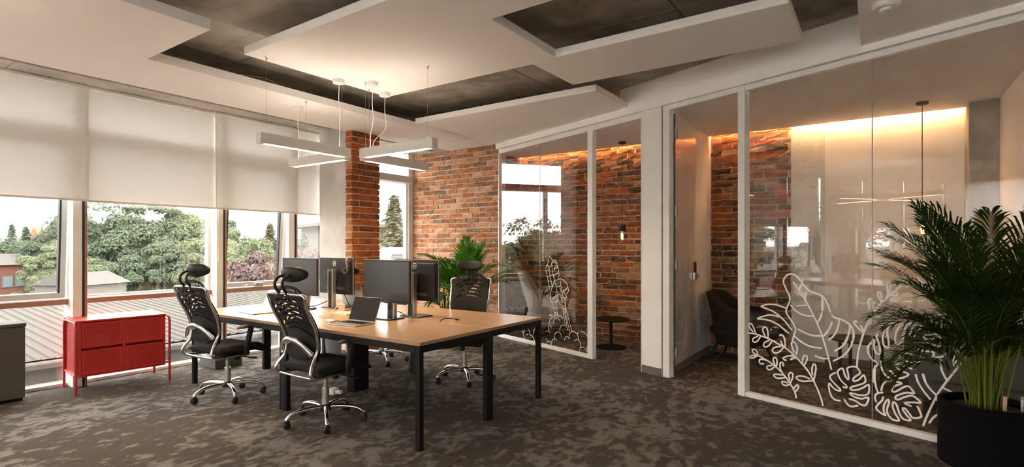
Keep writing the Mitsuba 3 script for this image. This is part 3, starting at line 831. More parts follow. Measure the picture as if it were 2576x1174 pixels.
    P.append(('lumbar_arch', tube(np.array(arch), 0.016, 10, flat=1.25), 'mat_chrome', True, None))
    P.append(('lumbar_pad', mv(blob(0.020, 0.14, 0.075, 3, 0.8), -0.245, 0, 0.605, ry=-8), 'mat_black_plastic', True, None))
    # headrest on two S-shaped arms
    for s in (-1, 1):
        pts = [(xt + 0.0, s * 0.045, 0.985), (xt - 0.028, s * 0.045, 1.045), (xt - 0.058, s * 0.046, 1.09), (xt - 0.062, s * 0.046, 1.13), (xt - 0.035, s * 0.046, 1.163), (xt + 0.01, s * 0.046, 1.178)]
        P.append(('headrest_arm', tube(spline(pts, 5), 0.0125, 10, flat=0.8), 'mat_black_plastic', True, None))
    hd = blob(0.034, 0.145, 0.060, 4, 0.72)
    v = hd.vertices.copy()
    v[:, 0] += 0.050 * (v[:, 1] / 0.145) ** 2 + 0.10 * np.clip(v[:, 2], 0, 1) ** 1 * 0.5
    v[:, 2] -= 0.018 * (np.abs(v[:, 1]) / 0.145) ** 3 * (v[:, 2] > 0)
    hd.vertices = v
    P.append(('headrest', mv(hd, xt + 0.028, 0, 1.182, ry=-14), 'mat_black_plastic', True, None))
    for s in (-1, 1):
        post = tube(spline([(0.03, s * 0.17, 0.402), (0.02, s * 0.245, 0.415), (0.0, s * 0.27, 0.47), (0.025, s * 0.272, 0.58), (0.045, s * 0.272, 0.655)], 5), 0.024, 10, flat=0.62)
        P.append(('armrest_post', post, 'mat_black_plastic', True, None))
        pn, pm = 13, 9
        top = mv(blob(0.125, 0.040, 0.017, 3, 0.75), 0.035, s * 0.268, 0.672)
        vv = top.vertices.copy()
        vv[:, 2] += -0.16 * (vv[:, 0] - 0.035) ** 2 * (vv[:, 0] < 0.035) * 4
        top.vertices = vv
        P.append(('armrest', top, 'mat_dark_grey', True, None))
    return P


def half(t):
    """Half width of the chrome loop: wide at the top, pinched at the lumbar."""
    return 0.168 + 0.042 * t + 0.012 * math.sin(PI * t)


CHAIR = [(n_, mikit.ply(m_, b_, smooth=s_), pr) for n_, m_, b_, s_, pr in chair_parts()]


def office_chair(x, y, rz, lab, base_rz=0.0, grp=None):
    t = thing('office_chair', lab, 'chair', grp)
    M = T().translate([x, y, 0]).rotate([0, 0, 1], rz)
    Mb = T().translate([x, y, 0]).rotate([0, 0, 1], base_rz)
    made = []
    for n_, d, pr in CHAIR:
        par = t
        if pr:
            par = made[int(pr.split('#')[1])]
        key = unique_part(f'{par}__{n_}')
        scene[key] = {**d, 'to_world': Mb if n_ in ('base_leg', 'caster') else M}
        if n_ == 'base_leg':
            made.append(key)
    return t


office_chair(2.56, 4.97, 7, 'black mesh office chair with chrome frame in front of the middle window', base_rz=38)
office_chair(2.635, 3.615, 1, 'nearest black mesh office chair, seen from behind at the front desk', base_rz=20)
office_chair(4.27, 3.54, 207, 'black office chair facing us across the desk beside the palm', base_rz=12)
office_chair(4.38, 4.92, 176, 'black office chair behind the monitors, only its chrome base showing under the desk', base_rz=25)
for x, y, r in [(-1.2, 4.9, 5), (-1.15, 3.5, -12)]:
    office_chair(x, y, r, 'office chair beyond the left edge, seen only as a reflection', base_rz=30, grp='chairs reflected in the glass')


# ------------------------------------------------------------------ monitors and things on the desk
DT = 0.740


def monitor(x, y, rz, lab, logo=True, grp=None, tilt=0.0):
    """A 24-inch monitor on a stand; the screen faces -x before the turn rz about (x, y)."""
    t = thing('monitor', lab, 'monitor', grp)
    M = T().translate([x, y, 0]).rotate([0, 0, 1], rz)
    def P(name, m, b, smooth=False, par=None, label=None):
        return part(par or t, name, m, b, smooth, M, label)
    z0, z1, hw = 0.888, 1.270, 0.288
    P('housing', cat(bx(-0.012, -hw, z0, 0.018, hw, z1, 0.004), bx(0.016, -hw + 0.03, z0 + 0.03, 0.030, hw - 0.03, z1 - 0.03, 0.010)), 'mat_black_plastic')
    P('edge', cat(bx(0.002, -hw - 0.0015, z0, 0.012, -hw + 0.001, z1), bx(0.002, hw - 0.001, z0, 0.012, hw + 0.0015, z1), bx(0.002, -hw, z1 - 0.001, 0.012, hw, z1 + 0.0015)), 'mat_silver', label='silver side strip')
    P('screen', bx(-0.0135, -hw + 0.014, z0 + 0.026, -0.011, hw - 0.014, z1 - 0.014), 'mat_screen', label='dark blank screen')
    nk = P('neck', bx(0.040, -0.030, DT + 0.012, 0.082, 0.030, 1.125, 0.004), 'mat_black_plastic', label='black neck between silver sides')
    for sy in (-1, 1):
        P('neck_side', xf(bx(-0.022, -0.007, 0, 0.026, 0.007, 0.40, 0.004), trimesh.transformations.translation_matrix([0.062, sy * 0.036, DT + 0.010])), 'mat_silver', par=nk, label='silver neck side')
    P('cable_hole', mv(lathe([(0.0, 0.0), (0.014, 0.0), (0.014, 0.004), (0, 0.004)], 16), 0.080, 0, 0.83, ry=90), 'mat_gasket', par=nk)
    P('bracket', bx(0.026, -0.055, 1.02, 0.045, 0.055, 1.13, 0.006), 'mat_black_plastic')
    P('port_panel', bx(0.028, -0.16, z0 + 0.05, 0.034, 0.16, z0 + 0.075, 0.002), 'mat_dark_grey')
    P('foot', bx(-0.085, -0.125, DT + 0.0005, 0.105, 0.125, DT + 0.012, 0.004), 'mat_monitor_foot')
    if logo:
        a = np.linspace(0, 2 * PI, 33)[:-1]
        ring = tube(np.stack([np.full(32, 0.0315), 0.024 * np.cos(a), z1 - 0.060 + 0.024 * np.sin(a)], 1), 0.0028, 6, closed=True)
        tx = meshkit.text_mesh('DELL', 0.0115, 0.001, bold=True)
        tx.apply_translation([-tx.bounds.mean(0)[0], -tx.bounds.mean(0)[1], 0])
        R = np.eye(4)
        R[:3, :3] = np.array([[0, 0, 1], [1, 0, 0], [0, 1, 0]])
        R[:3, 3] = [0.0305, 0, z1 - 0.060]
        P('logo', cat(ring, xf(tx, R)), 'mat_decal', label='round white logo')
    if not logo:
        tx = meshkit.text_mesh('DELL', 0.007, 0.0006, bold=True)
        tx.apply_translation([-tx.bounds.mean(0)[0], -tx.bounds.mean(0)[1], 0])
        R = np.eye(4)
        R[:3, :3] = np.array([[0, 0, -1], [-1, 0, 0], [0, 1, 0]])
        R[:3, 3] = [-0.0118, 0, z0 + 0.013]
        P('logo', xf(tx, R), 'mat_steel_grey', label='small maker lettering')
    return t


monitor(3.30, 3.64, 3, 'monitor with blank screen nearest to us behind the open laptop', logo=False)
monitor(3.59, 3.55, 178, 'monitor turned away at the right, back in shadow beside the palm')
monitor(3.30, 4.95, 2, 'monitor with blank grey screen at the left behind a chair headrest', logo=False)
monitor(3.60, 4.745, 178, 'monitor turned away in front of the brick pillar with headphones on its corner')
for x, y, r in [(-0.45, 3.64, 3), (-0.16, 3.55, 178), (-0.45, 4.95, 2), (-0.15, 4.74, 178)]:
    monitor(x, y, r, 'monitor beyond the left edge, seen only as a reflection', logo=r > 90, grp='monitors reflected in the glass')


def laptop(x, y, rz, angle, lab, body='mat_silver', sticker=False, w=0.315, d=0.215):
    """An open laptop, hinge at its +x side before the turn."""
    t = thing('laptop', lab, 'laptop')
    M = T().translate([x, y, DT]).rotate([0, 0, 1], rz)
    part(t, 'base', bx(-d, -w / 2, 0.001, 0, w / 2, 0.013, 0.003), body, M=M)
    part(t, 'keyboard', bx(-d + 0.085, -w / 2 + 0.02, 0.0128, -0.02, w / 2 - 0.02, 0.0140), 'mat_glossy_dark', M=M)
    part(t, 'touchpad', bx(-d + 0.01, -0.06, 0.0128, -d + 0.078, 0.06, 0.0136), 'mat_steel_grey', M=M)
    R = trimesh.transformations.rotation_matrix(math.radians(angle - 90), [0, 1, 0])
    R[:3, 3] = [0.0, 0, 0.012]
    lid = part(t, 'lid', xf(bx(-0.003, -w / 2, 0, 0.003, w / 2, d, 0.002), R), body, M=M)
    part(lid, 'screen', xf(bx(-0.0042, -w / 2 + 0.003, 0.006, -0.0028, w / 2 - 0.003, d - 0.003), R), 'mat_glossy_dark', M=M)
    part(t, 'hinge', cyl((0, -w / 2 + 0.03, 0.010), (0, w / 2 - 0.03, 0.010), 0.005, 10), 'mat_glossy_dark', M=M)
    if sticker:
        a = np.linspace(0, 2 * PI, 7)[:-1]
        R2 = R.copy()
        hexa = trimesh.creation.extrude_polygon(Polygon([(0.017 * math.cos(q), 0.017 * math.sin(q)) for q in a]), 0.0008, engine='earcut')
        bar = bx(-0.018, -0.0035, 0.0009, 0.018, 0.0035, 0.0012)
        B = np.eye(4)
        B[:3, :3] = np.array([[0, 0, 1], [1, 0, 0], [0, 1, 0]])
        B[:3, 3] = [0.003, -0.05, d * 0.68]
        st = part(lid, 'sticker', xf(xf(hexa, B), R), 'mat_label_red', M=M, label='red and white sticker')
        part(st, 'stripe', xf(xf(mv(bar, rz=-35), B), R), 'mat_decal', M=M)
    return t


laptop(3.005, 3.63, 4, 112, 'open silver laptop with a black screen on the front desk')
laptop(2.99, 5.03, -6, 118, 'open laptop on the left desk half hidden behind a chair headrest', w=0.33)
laptop(3.72, 4.62, 184, 100, 'silver laptop seen from behind with a red sticker on its lid', sticker=True)

# headphones hooked over the monitor's corner
t = thing('headphones', 'black headphones hanging on the corner of a monitor turned away', 'headphones')
hx2, hy2, hz2 = 3.605, 4.515, 1.262
band = [(hx2 - 0.050, hy2 + 0.0, hz2 - 0.10)] + [(hx2 - 0.066 * math.cos(a), hy2, hz2 - 0.03 + 0.058 * math.sin(a)) for a in np.linspace(0.2, PI - 0.2, 9)] + [(hx2 + 0.060, hy2, hz2 - 0.10)]
part(t, 'headband', tube(spline(band, 4), 0.013, 8, flat=0.4, upv=(0, 0, 1)), 'mat_leather_brown', True, label='brown padded headband')
for s in (-1, 1):
    c = part(t, 'ear_cup', mv(lathe([(0, -0.018), (0.030, -0.018), (0.036, -0.010), (0.036, 0.006), (0.030, 0.016), (0, 0.016)], 24), hx2 + s * 0.062, hy2 + 0.004, hz2 - 0.125, ry=80 * s, rz=20), 'mat_black_plastic', 40)
    a = np.linspace(0, 2 * PI, 25)[:-1]
    ring = tube(np.stack([0.027 * np.cos(a), 0.027 * np.sin(a), np.full(24, 0.018)], 1), 0.0085, 8, closed=True)
    part(c, 'ear_cushion', mv(ring, hx2 + s * 0.062, hy2 + 0.004, hz2 - 0.125, ry=80 * s, rz=20), 'mat_dark_grey', True)

k = thing('notepad_block', 'small beige card standing on the desk beside the monitor stand', 'card')
part(k, 'card', bx(3.37, 4.325, DT + 0.001, 3.385, 4.425, DT + 0.080, 0.004), 'mat_card')
part(k, 'card_foot', bx(3.33, 4.33, DT + 0.001, 3.385, 4.42, DT + 0.012, 0.003), 'mat_card')
k = thing('notebook', 'pale closed notebook lying behind the open laptop', 'notebook')
part(k, 'cover', cat(bx(3.22, 4.10, DT + 0.001, 3.36, 4.32, DT + 0.003), bx(3.22, 4.10, DT + 0.014, 3.36, 4.32, DT + 0.016)), 'mat_card')
part(k, 'pages', bx(3.222, 4.104, DT + 0.003, 3.357, 4.318, DT + 0.014), 'mat_paper')
k = thing('usb_hub', 'small white hub with two sockets beside the open laptop', 'hub')
Mh = T().translate([2.895, 3.905, DT]).rotate([0, 0, 1], -14)
part(k, 'body', bx(-0.026, -0.055, 0.001, 0.026, 0.055, 0.016, 0.004), 'mat_white_plastic', M=Mh)
for yy in (-0.022, 0.02):
    part(k, 'socket', bx(-0.0268, yy - 0.007, 0.006, -0.025, yy + 0.007, 0.011), 'mat_gasket', M=Mh)
part(k, 'cable', tube(spline([(0.01, -0.055, 0.009), (0.03, -0.085, 0.012), (0.05, -0.12, 0.01), (0.07, -0.15, 0.012)]), 0.0035, 6), 'mat_black_plastic', True, M=Mh)
k = thing('charging_cable', 'white cable coiled on the desk beside the pale notebook', 'cable')
part(k, 'cord', tube(spline([(3.18, 4.22, DT + 0.004), (3.05, 4.16, DT + 0.004), (2.99, 4.19, DT + 0.005), (3.02, 4.27, DT + 0.004), (3.14, 4.30, DT + 0.006), (3.25, 4.36, DT + 0.02), (3.42, 4.42, DT + 0.10), (3.5, 4.5, DT + 0.02)], 6), 0.003, 6), 'mat_white_plastic', True)
k = thing('loose_cable', 'short black cable with a plug lying on the right side of the desk', 'cable')
part(k, 'cord', tube(spline([(3.40, 3.10, DT - 0.01), (3.42, 3.09, DT + 0.018), (3.47, 3.075, DT + 0.028), (3.54, 3.04, DT + 0.016)], 6), 0.0035, 6), 'mat_black_plastic', True)
part(k, 'plug', mv(bx(-0.018, -0.007, -0.005, 0.018, 0.007, 0.005, 0.002), 3.555, 3.033, DT + 0.011, rz=-25, ry=8), 'mat_black_plastic')


def cord(pts, lab, r=0.004, name='monitor_cable'):
    k = thing(name, lab, 'cable')
    part(k, 'cord', tube(spline(pts, 7), r, 6), 'mat_black_plastic', True)
    return k


cord([(3.62, 4.78, 0.93), (3.60, 4.80, 0.85), (3.52, 4.93, DT + 0.03), (3.44, 5.02, DT + 0.006), (3.36, 4.96, DT + 0.006), (3.36, 4.86, DT + 0.03), (3.40, 4.82, DT + 0.006), (3.28, 4.74, DT + 0.006)], 'black cable looping on the desk behind the nearest chair')
cord([(3.62, 4.70, 0.95), (3.63, 4.60, 0.80), (3.60, 4.52, DT + 0.006), (3.55, 4.42, DT + 0.006), (3.42, 4.40, DT + 0.01)], 'black cable hanging from the monitor with the headphones')
cord([(3.30, 3.62, 0.90), (3.36, 3.66, 0.80), (3.43, 3.62, DT + 0.05), (3.46, 3.55, DT + 0.006), (3.52, 3.56, DT + 0.006), (3.58, 3.60, DT + 0.05)], 'black cable between the nearest two monitors')
cord([(3.58, 3.52, 0.93), (3.53, 3.56, 0.84), (3.48, 3.50, DT + 0.04), (3.42, 3.44, DT + 0.006)], 'black cable hanging from the monitor beside the palm')
cord([(3.42, 3.62, 0.70), (3.45, 3.50, 0.62), (3.43, 3.47, 0.40), (3.39, 3.48, 0.20), (3.36, 3.47, 0.03), (3.30, 3.50, 0.008), (3.30, 3.75, 0.008), (3.36, 4.02, 0.012)], 'black cable hanging under the desk down to the floor', 0.005, 'floor_cable')
cord([(3.42, 3.60, 0.68), (3.42, 3.48, 0.55), (3.41, 3.45, 0.35), (3.37, 3.45, 0.15), (3.34, 3.45, 0.012)], 'thin black cable hanging under the desk beside a thicker one', 0.003, 'floor_cable')
k = thing('power_strip', 'white socket block on the floor by the middle desk leg', 'power strip')
part(k, 'body', bx(3.12, 4.17, 0.001, 3.19, 4.25, 0.06, 0.006), 'mat_white_plastic')
part(k, 'plug', cat(bx(3.14, 4.10, 0.02, 3.18, 4.17, 0.05, 0.006)), 'mat_white_plastic')
k = thing('waste_bin', 'grey waste bin with a black liner under the far side of the desk', 'bin')
part(k, 'body', mv(lathe([(0, 0.0), (0.11, 0.0), (0.115, 0.01), (0.145, 0.36), (0.149, 0.37), (0.143, 0.37), (0.108, 0.02), (0, 0.02)], 32), 4.28, 5.75, 0), 'mat_bin', 40)
part(k, 'liner', mv(lathe([(0.1475, 0.325), (0.152, 0.34), (0.153, 0.374), (0.146, 0.378), (0.138, 0.36), (0.12, 0.25)], 32), 4.28, 5.75, 0), 'mat_black_plastic', 40)
k = thing('floor_box', 'low dark metal box on the floor behind the left chair', 'box')
part(k, 'body', bx(3.03, 6.15, 0, 3.34, 6.52, 0.115, 0.006), 'mat_dark_grey')
part(k, 'cover', bx(3.025, 6.145, 0.115, 3.345, 6.525, 0.128, 0.004), 'mat_black_metal')
for i, (x, y, a, lab) in enumerate([(2.37, 3.45, 8, 'flush floor outlet lid in the carpet beneath the nearest chair'), (2.52, 2.36, 8, 'flush floor outlet lid in the carpet at the bottom edge of the view')]):
    k = thing('floor_outlet', lab, 'floor outlet')
    M = T().translate([x, y, 0]).rotate([0, 0, 1], a)
    fr = cat(bx(-0.13, -0.13, 0, 0.13, -0.122, 0.004), bx(-0.13, 0.122, 0, 0.13, 0.13, 0.004), bx(-0.13, -0.122, 0, -0.122, 0.122, 0.004), bx(0.122, -0.122, 0, 0.13, 0.122, 0.004))
    part(k, 'rim', fr, 'mat_outlet_rim', M=M)
    part(k, 'lid', bx(-0.119, -0.119, 0.0, 0.119, 0.119, 0.002), 'mat_carpet', M=M)

# ------------------------------------------------------------------ red metal cabinet
def lattice(w, h, pitch=0.0095, bar=0.0056, th=0.0012):
    """A perforated sheet w by h in the xz plane, as crossing strips."""
    ms = []
    for i in range(int(w / pitch) + 1):
        ms.append(bx(min(i * pitch, w - bar), 0, 0, min(i * pitch, w - bar) + bar, th, h))
    for j in range(int(h / pitch) + 1):
        ms.append(bx(0, 0, min(j * pitch, h - bar), w, th, min(j * pitch, h - bar) + bar))
    return cat(*ms)


t = thing('metal_cabinet', 'red metal cabinet with perforated doors and tubular legs by the window', 'cabinet')
MC = T().translate([1.752, 6.140, 0]).rotate([0, 0, 1], -5.2)
W_, D_ = 0.80, 0.50


def cb(name, m, b='mat_red', smooth=False, par=None, label=None):
    return part(par or t, name, m, b, smooth, MC, label)


b0, b1 = 0.165, 0.695
bxl, bxr = 0.028, W_ - 0.095
for sx, nm in ((0.013, 'leg_frame'), (W_ - 0.018, 'leg_frame')):
    pts = spline([(sx, 0.012, 0.0), (sx, 0.012, 0.35), (sx, 0.012, 0.58), (sx, 0.018, 0.635), (sx, 0.05, 0.665), (sx, 0.10, 0.672), (sx, D_ - 0.10, 0.672), (sx, D_ - 0.05, 0.665), (sx, D_ - 0.018, 0.635), (sx, D_ - 0.012, 0.58), (sx, D_ - 0.012, 0.35), (sx, D_ - 0.012, 0.0)], 4)
    cb('leg_frame', tube(pts, 0.012, 10), smooth=40)
bxr = W_ - 0.06
cb('top', bx(bxl - 0.02, -0.005, b1 - 0.018, bxr + 0.005, D_ + 0.0, b1, 0.002))
cb('bottom', bx(bxl - 0.02, 0.0, b0, bxr, D_, b0 + 0.014, 0.002))
cb('rear_panel', bx(bxl, D_ - 0.006, b0, bxr, D_ - 0.002, b1 - 0.018))
cb('right_side', bx(bxr - 0.004, 0.0, b0, bxr, D_, b1 - 0.018))
cb('bracket', cat(bx(bxr, 0.01, b0 + 0.02, W_ - 0.01, 0.03, b0 + 0.035), bx(bxr, D_ - 0.03, b0 + 0.02, W_ - 0.01, D_ - 0.01, b0 + 0.035)))
R = np.eye(4)
R[:3, :3] = np.array([[0, 1, 0], [1, 0, 0], [0, 0, 1]])
R[:3, 3] = [bxl, 0.05, b0 + 0.014]
cb('perforated_side', cat(xf(lattice(D_ - 0.07, b1 - b0 - 0.04), R), bx(bxl - 0.002, 0.0, b0, bxl + 0.004, 0.05, b1 - 0.018), bx(bxl - 0.002, D_ - 0.025, b0, bxl + 0.004, D_, b1 - 0.018)))
xm_ = (bxl + bxr) / 2
cb('frame_bar', cat(bx(bxl, 0.0, b0, bxl + 0.022, 0.012, b1 - 0.018), bx(bxr - 0.022, 0.0, b0, bxr, 0.012, b1 - 0.018), bx(xm_ - 0.012, 0.0, b0, xm_ + 0.012, 0.012, b1 - 0.018)))
cb('shelf', bx(bxl + 0.004, 0.02, 0.42, bxr - 0.004, D_ - 0.008, 0.428))
cb('partition', bx(xm_ - 0.002, 0.015, b0 + 0.014, xm_ + 0.002, D_ - 0.008, b1 - 0.02))
for i, (xa, xb) in enumerate(((bxl + 0.024, xm_ - 0.014), (xm_ + 0.014, bxr - 0.024))):
    for za, zb in ((b0 + 0.018, 0.413), (0.436, b1 - 0.024)):
        rim = cat(bx(xa, -0.004, za, xb, 0.008, za + 0.022), bx(xa, -0.004, zb - 0.022, xb, 0.008, zb), bx(xa, -0.004, za, xa + 0.022, 0.008, zb), bx(xb - 0.022, -0.004, za, xb, 0.008, zb))
        dkey = cb('door', rim)
        cb('perforated_panel', mv(lattice(xb - xa - 0.04, zb - za - 0.04), xa + 0.02, 0.001, za + 0.02), par=dkey)
        if za < 0.3:
            cb('pull', mv(blob(0.016, 0.010, 0.008, 2), (xa + xb) / 2, -0.012, zb - 0.008), par=dkey, smooth=True)


def wp(x, y, z):
    a = math.radians(-5.2)
    return (1.752 + x * math.cos(a) - y * math.sin(a), 6.140 + x * math.sin(a) + y * math.cos(a), z)


for nm, lab, a, b, m in [('paper_stack', 'white stack of paper inside the red cabinet, behind the upper right door', 'paper', (0.50, 0.12), (0.18, 0.2, 0.02)),
                         ('storage_box', 'pale box inside the red cabinet, behind the upper left door', 'box', (0.20, 0.12), (0.10, 0.12, 0.10)),
                         ('storage_box', 'small white box inside the red cabinet beside a taller pale one', 'box', (0.09, 0.10), (0.09, 0.12, 0.07))]:
    k = thing(nm, lab, a)
    q = wp(b[0], b[1], 0.43)
    part(k, 'body', mv(bx(0, 0, 0, m[0], m[1], m[2] * 0.8, 0.002), *q, rz=-3), 'mat_paper')
    part(k, 'lid' if nm == 'storage_box' else 'top_sheet', mv(bx(-0.003, -0.003, m[2] * 0.8, m[0] + 0.003, m[1] + 0.003, m[2], 0.001), *q, rz=-3), 'mat_white_plastic')

# black low cabinet at the left edge
t = thing('low_cabinet', 'dark grey low cabinet at the left edge of the view under the blind', 'cabinet')
part(t, 'body', bx(0.42, 6.335, 0.03, 1.452, 6.64, 0.672, 0.004), 'mat_dark_grey')
part(t, 'top', bx(0.41, 6.325, 0.672, 1.458, 6.645, 0.702, 0.004), 'mat_dark_grey')
part(t, 'plinth', bx(0.44, 6.36, 0.0, 1.44, 6.62, 0.03), 'mat_black_metal')

# ------------------------------------------------------------------ plants
def frond(L, az, el0, droop, nl, lw, ll, rg, side_curl=0.0, stem_r=0.004, bare=0.40):
    """One feather palm leaf from the origin: (rachis mesh, leaflets mesh)."""
    n = 22
    s = np.linspace(0, 1, n)
    el = el0 - droop * s ** 1.5
    azs = az + side_curl * s ** 2
    d = np.stack([np.cos(el) * np.cos(azs), np.cos(el) * np.sin(azs), np.sin(el)], 1)
    p = np.vstack([[0, 0, 0], np.cumsum((d[:-1] + d[1:]) / 2 * L / (n - 1), 0)])
    rach = tube(p, np.linspace(stem_r, stem_r * 0.25, n), 5)
    V, F = [], []
    for i in range(nl):
        t_ = bare + (1 - bare) * (i + 0.5) / nl
        k = min(int(t_ * (n - 1)), n - 2)
        fr = t_ * (n - 1) - k
        q = p[k] * (1 - fr) + p[k + 1] * fr
        tg = d[k]
        sd = np.cross(tg, [0, 0, 1.0])
        sd /= np.linalg.norm(sd) + 1e-9
        upn = np.cross(sd, tg)
        u = (t_ - bare) / (1 - bare)
        length = ll * 1.12 * (0.55 + 0.9 * math.sin(PI * min(1, 0.15 + u * 0.85))) * 0.72 * rg.uniform(0.9, 1.1)
        for sgn in (-1, 1):
            sw = math.radians(rg.uniform(38, 52) * (1 - 0.45 * u))
            a = tg * math.cos(sw) + sd * sgn * math.sin(sw) + upn * rg.uniform(0.10, 0.35)
            a /= np.linalg.norm(a)
            w = np.cross(a, upn)
            w /= np.linalg.norm(w) + 1e-9
            nn = np.cross(w, a)
            sag = np.array([0, 0, -1.0]) * length
            c1 = q + a * length * 0.35 + nn * 0.004 + sag * 0.02
            c2 = q + a * length * 0.70 + sag * rg.uniform(0.08, 0.16)
            tip = q + a * length + sag * rg.uniform(0.22, 0.40)
            hw = lw * rg.uniform(0.85, 1.15)
            b = len(V)
            V += [q, c1 + w * hw - nn * hw * 0.3, c1, c1 - w * hw - nn * hw * 0.3, c2 + w * hw * 0.75, c2 - w * hw * 0.75, tip]
            F += [(b, b + 1, b + 2), (b, b + 2, b + 3), (b + 1, b + 4, b + 2), (b + 2, b + 4, b + 5), (b + 2, b + 5, b + 3), (b + 4, b + 6, b + 5)]
    return rach, trimesh.Trimesh(np.array(V), np.array(F), process=False), p[-1]


def palm(t, base, fronds, leaf, stem, rg, glass=False, slim=1.0):
    """fronds: (length, azimuth degrees, start elevation degrees, droop degrees, offset x, offset y)."""
    for L, az, el, dr_, ox, oy, nl, ll in fronds:
        r, lv, _ = frond(L, math.radians(az), math.radians(el), math.radians(dr_), nl, 0.0075, ll, rg, side_curl=rg.uniform(-0.3, 0.3))
        o = np.array(base) + [ox, oy, 0]
        for m in (r, lv):
            m.vertices = m.vertices * [slim, slim, 1.0]
            m.apply_translation(o)
            if glass:                             # leaves that meet the partition bend along it
                v = m.vertices.copy()
                d = (v - PA) @ PN + 0.075
                m.vertices = v - np.clip(d, 0, None)[:, None] * 0.99 * PN
        k = part(t, 'frond', lv, leaf, True)
        part(k, 'stalk', r, stem, True)


def pot(t, x, y, r, h, m='mat_pot'):
    part(t, 'pot', mv(lathe([(0, 0.0), (r - 0.02, 0.0), (r - 0.006, 0.006), (r, 0.022), (r, h - 0.006), (r - 0.004, h), (r - 0.022, h), (r - 0.025, h - 0.006), (r - 0.025, h - 0.05), (0, h - 0.05)], 56), x, y, 0), m, 35)
    n = trimesh.creation.icosphere(4)
    n = mv(lathe([(0, 0.012), (r * 0.3, 0.014), (r * 0.6, 0.010), (r - 0.026, 0.0), (r - 0.026, -0.02)][::-1], 40), x, y, h - 0.045)
    v = n.vertices.copy()
    v[:, 2] += (meshkit.noise(v * 60, 3) - 0.5) * 0.014
    n.vertices = v
    part(t, 'soil', n, 'mat_soil', True)


rg = np.random.default_rng(5)
PX, PY, PH = 4.475, -0.575, 0.405
t = thing('potted_palm', 'large dark areca palm in a black round pot at the right edge', 'plant')
pot(t, PX, PY, 0.245, PH)
fr = []
for i in range(38):
    az = rg.uniform(0, 360)
    o = rg.uniform(0, 0.10)
    oa = rg.uniform(0, 2 * PI)
    inner = i % 3
    L = (rg.uniform(1.2, 1.5), rg.uniform(1.05, 1.3), rg.uniform(0.8, 1.1))[inner]
    el = (rg.uniform(80, 88), rg.uniform(75, 84), rg.uniform(66, 78))[inner]
    dr_ = (rg.uniform(38, 62), rg.uniform(50, 80), rg.uniform(75, 105))[inner]
    fr.append((L, az, el, dr_, o * math.cos(oa), o * math.sin(oa), 30, 0.27))
# arching leaves reaching towards the glass room, as seen at the left of the clump
for az, L, el, dr_ in [(118, 1.42, 83, 60), (135, 1.2, 77, 78), (105, 1.1, 72, 92), (142, 0.95, 66, 100), (122, 1.05, 71, 95), (150, 1.15, 76, 80), (95, 1.25, 78, 70), (128, 1.45, 84, 52), (112, 0.75, 60, 110), (160, 1.4, 82, 60), (140, 1.25, 80, 70), (110, 1.3, 80, 66), (126, 0.9, 64, 105)]:
    fr.append((L, az, el, dr_, 0.05 * math.cos(math.radians(az)), 0.05 * math.sin(math.radians(az)), 30, 0.28))
palm(t, (PX, PY, PH - 0.045), fr, 'mat_palm', 'mat_palm_stem', rg, True, 0.74)
st = []
for i in range(46):
    a, r_ = rg.uniform(0, 2 * PI), rg.uniform(0.0, 0.10)
    lean = rg.uniform(0.0, 0.13)
    st.append(tube(spline([(PX + r_ * math.cos(a), PY + r_ * math.sin(a), PH - 0.05), (PX + (r_ + lean * 0.5) * math.cos(a), PY + (r_ + lean * 0.5) * math.sin(a), PH + 0.22), (PX + (r_ + lean) * math.cos(a), PY + (r_ + lean) * math.sin(a), PH + rg.uniform(0.32, 0.5))], 4), np.linspace(0.0065, 0.004, 9), 6))
for m in st:
    part(t, 'stem', m, 'mat_palm_stem', True)
k = thing('plant_label', 'small wooden tag stuck in the soil of the black pot', 'label')
part(k, 'tag', mv(bx(-0.010, -0.001, 0, 0.010, 0.001, 0.11, 0.0008), PX - 0.06, PY - 0.075, PH - 0.05, rz=60, rx=4), 'mat_card')
k = thing('plant_gauge', 'clear water gauge tube stuck in the black pot', 'gauge')
part(k, 'tube', cyl((PX + 0.03, PY - 0.17, PH - 0.05), (PX + 0.03, PY - 0.17, PH + 0.035), 0.007, 12), 'mat_white_plastic', 40)
part(k, 'cap', cyl((PX + 0.03, PY - 0.17, PH + 0.035), (PX + 0.03, PY - 0.17, PH + 0.055), 0.009, 12), 'mat_steel_grey', 40)

QX, QY = 5.98, 4.98
t = thing('potted_palm', 'bright green areca palm by the brick wall behind the desk', 'plant')
pot(t, QX, QY, 0.20, 0.40)
fr = []
for i in range(36):
    az = rg.uniform(0, 360)
    if 300 < az or az < 60:
        el, dr_ = rg.uniform(80, 88), rg.uniform(20, 40)
    else:
        el, dr_ = rg.uniform(66, 84), rg.uniform(45, 85)
    L = rg.uniform(0.85, 1.22)
    fr.append((L, az, el, dr_, rg.uniform(-0.06, 0.06), rg.uniform(-0.06, 0.06), 26, 0.26))
palm(t, (QX, QY, 0.36), fr, 'mat_palm_bright', 'mat_palm_stem', rg)


def broad_leaf(L, W, droop, rg):
    """A broad pointed leaf along +x with a folded midrib."""
    n, m = 9, 5
    u = np.linspace(0, 1, n)
    w = W * np.sin(PI * u ** 0.75) ** 0.8
    g = np.zeros((n, m, 3))
    for j, v in enumerate(np.linspace(-1, 1, m)):
        g[:, j] = np.stack([L * u, w * v / 2, -droop * u ** 2 * L + 0.10 * abs(v) * w], 1)
    return sheet(g)


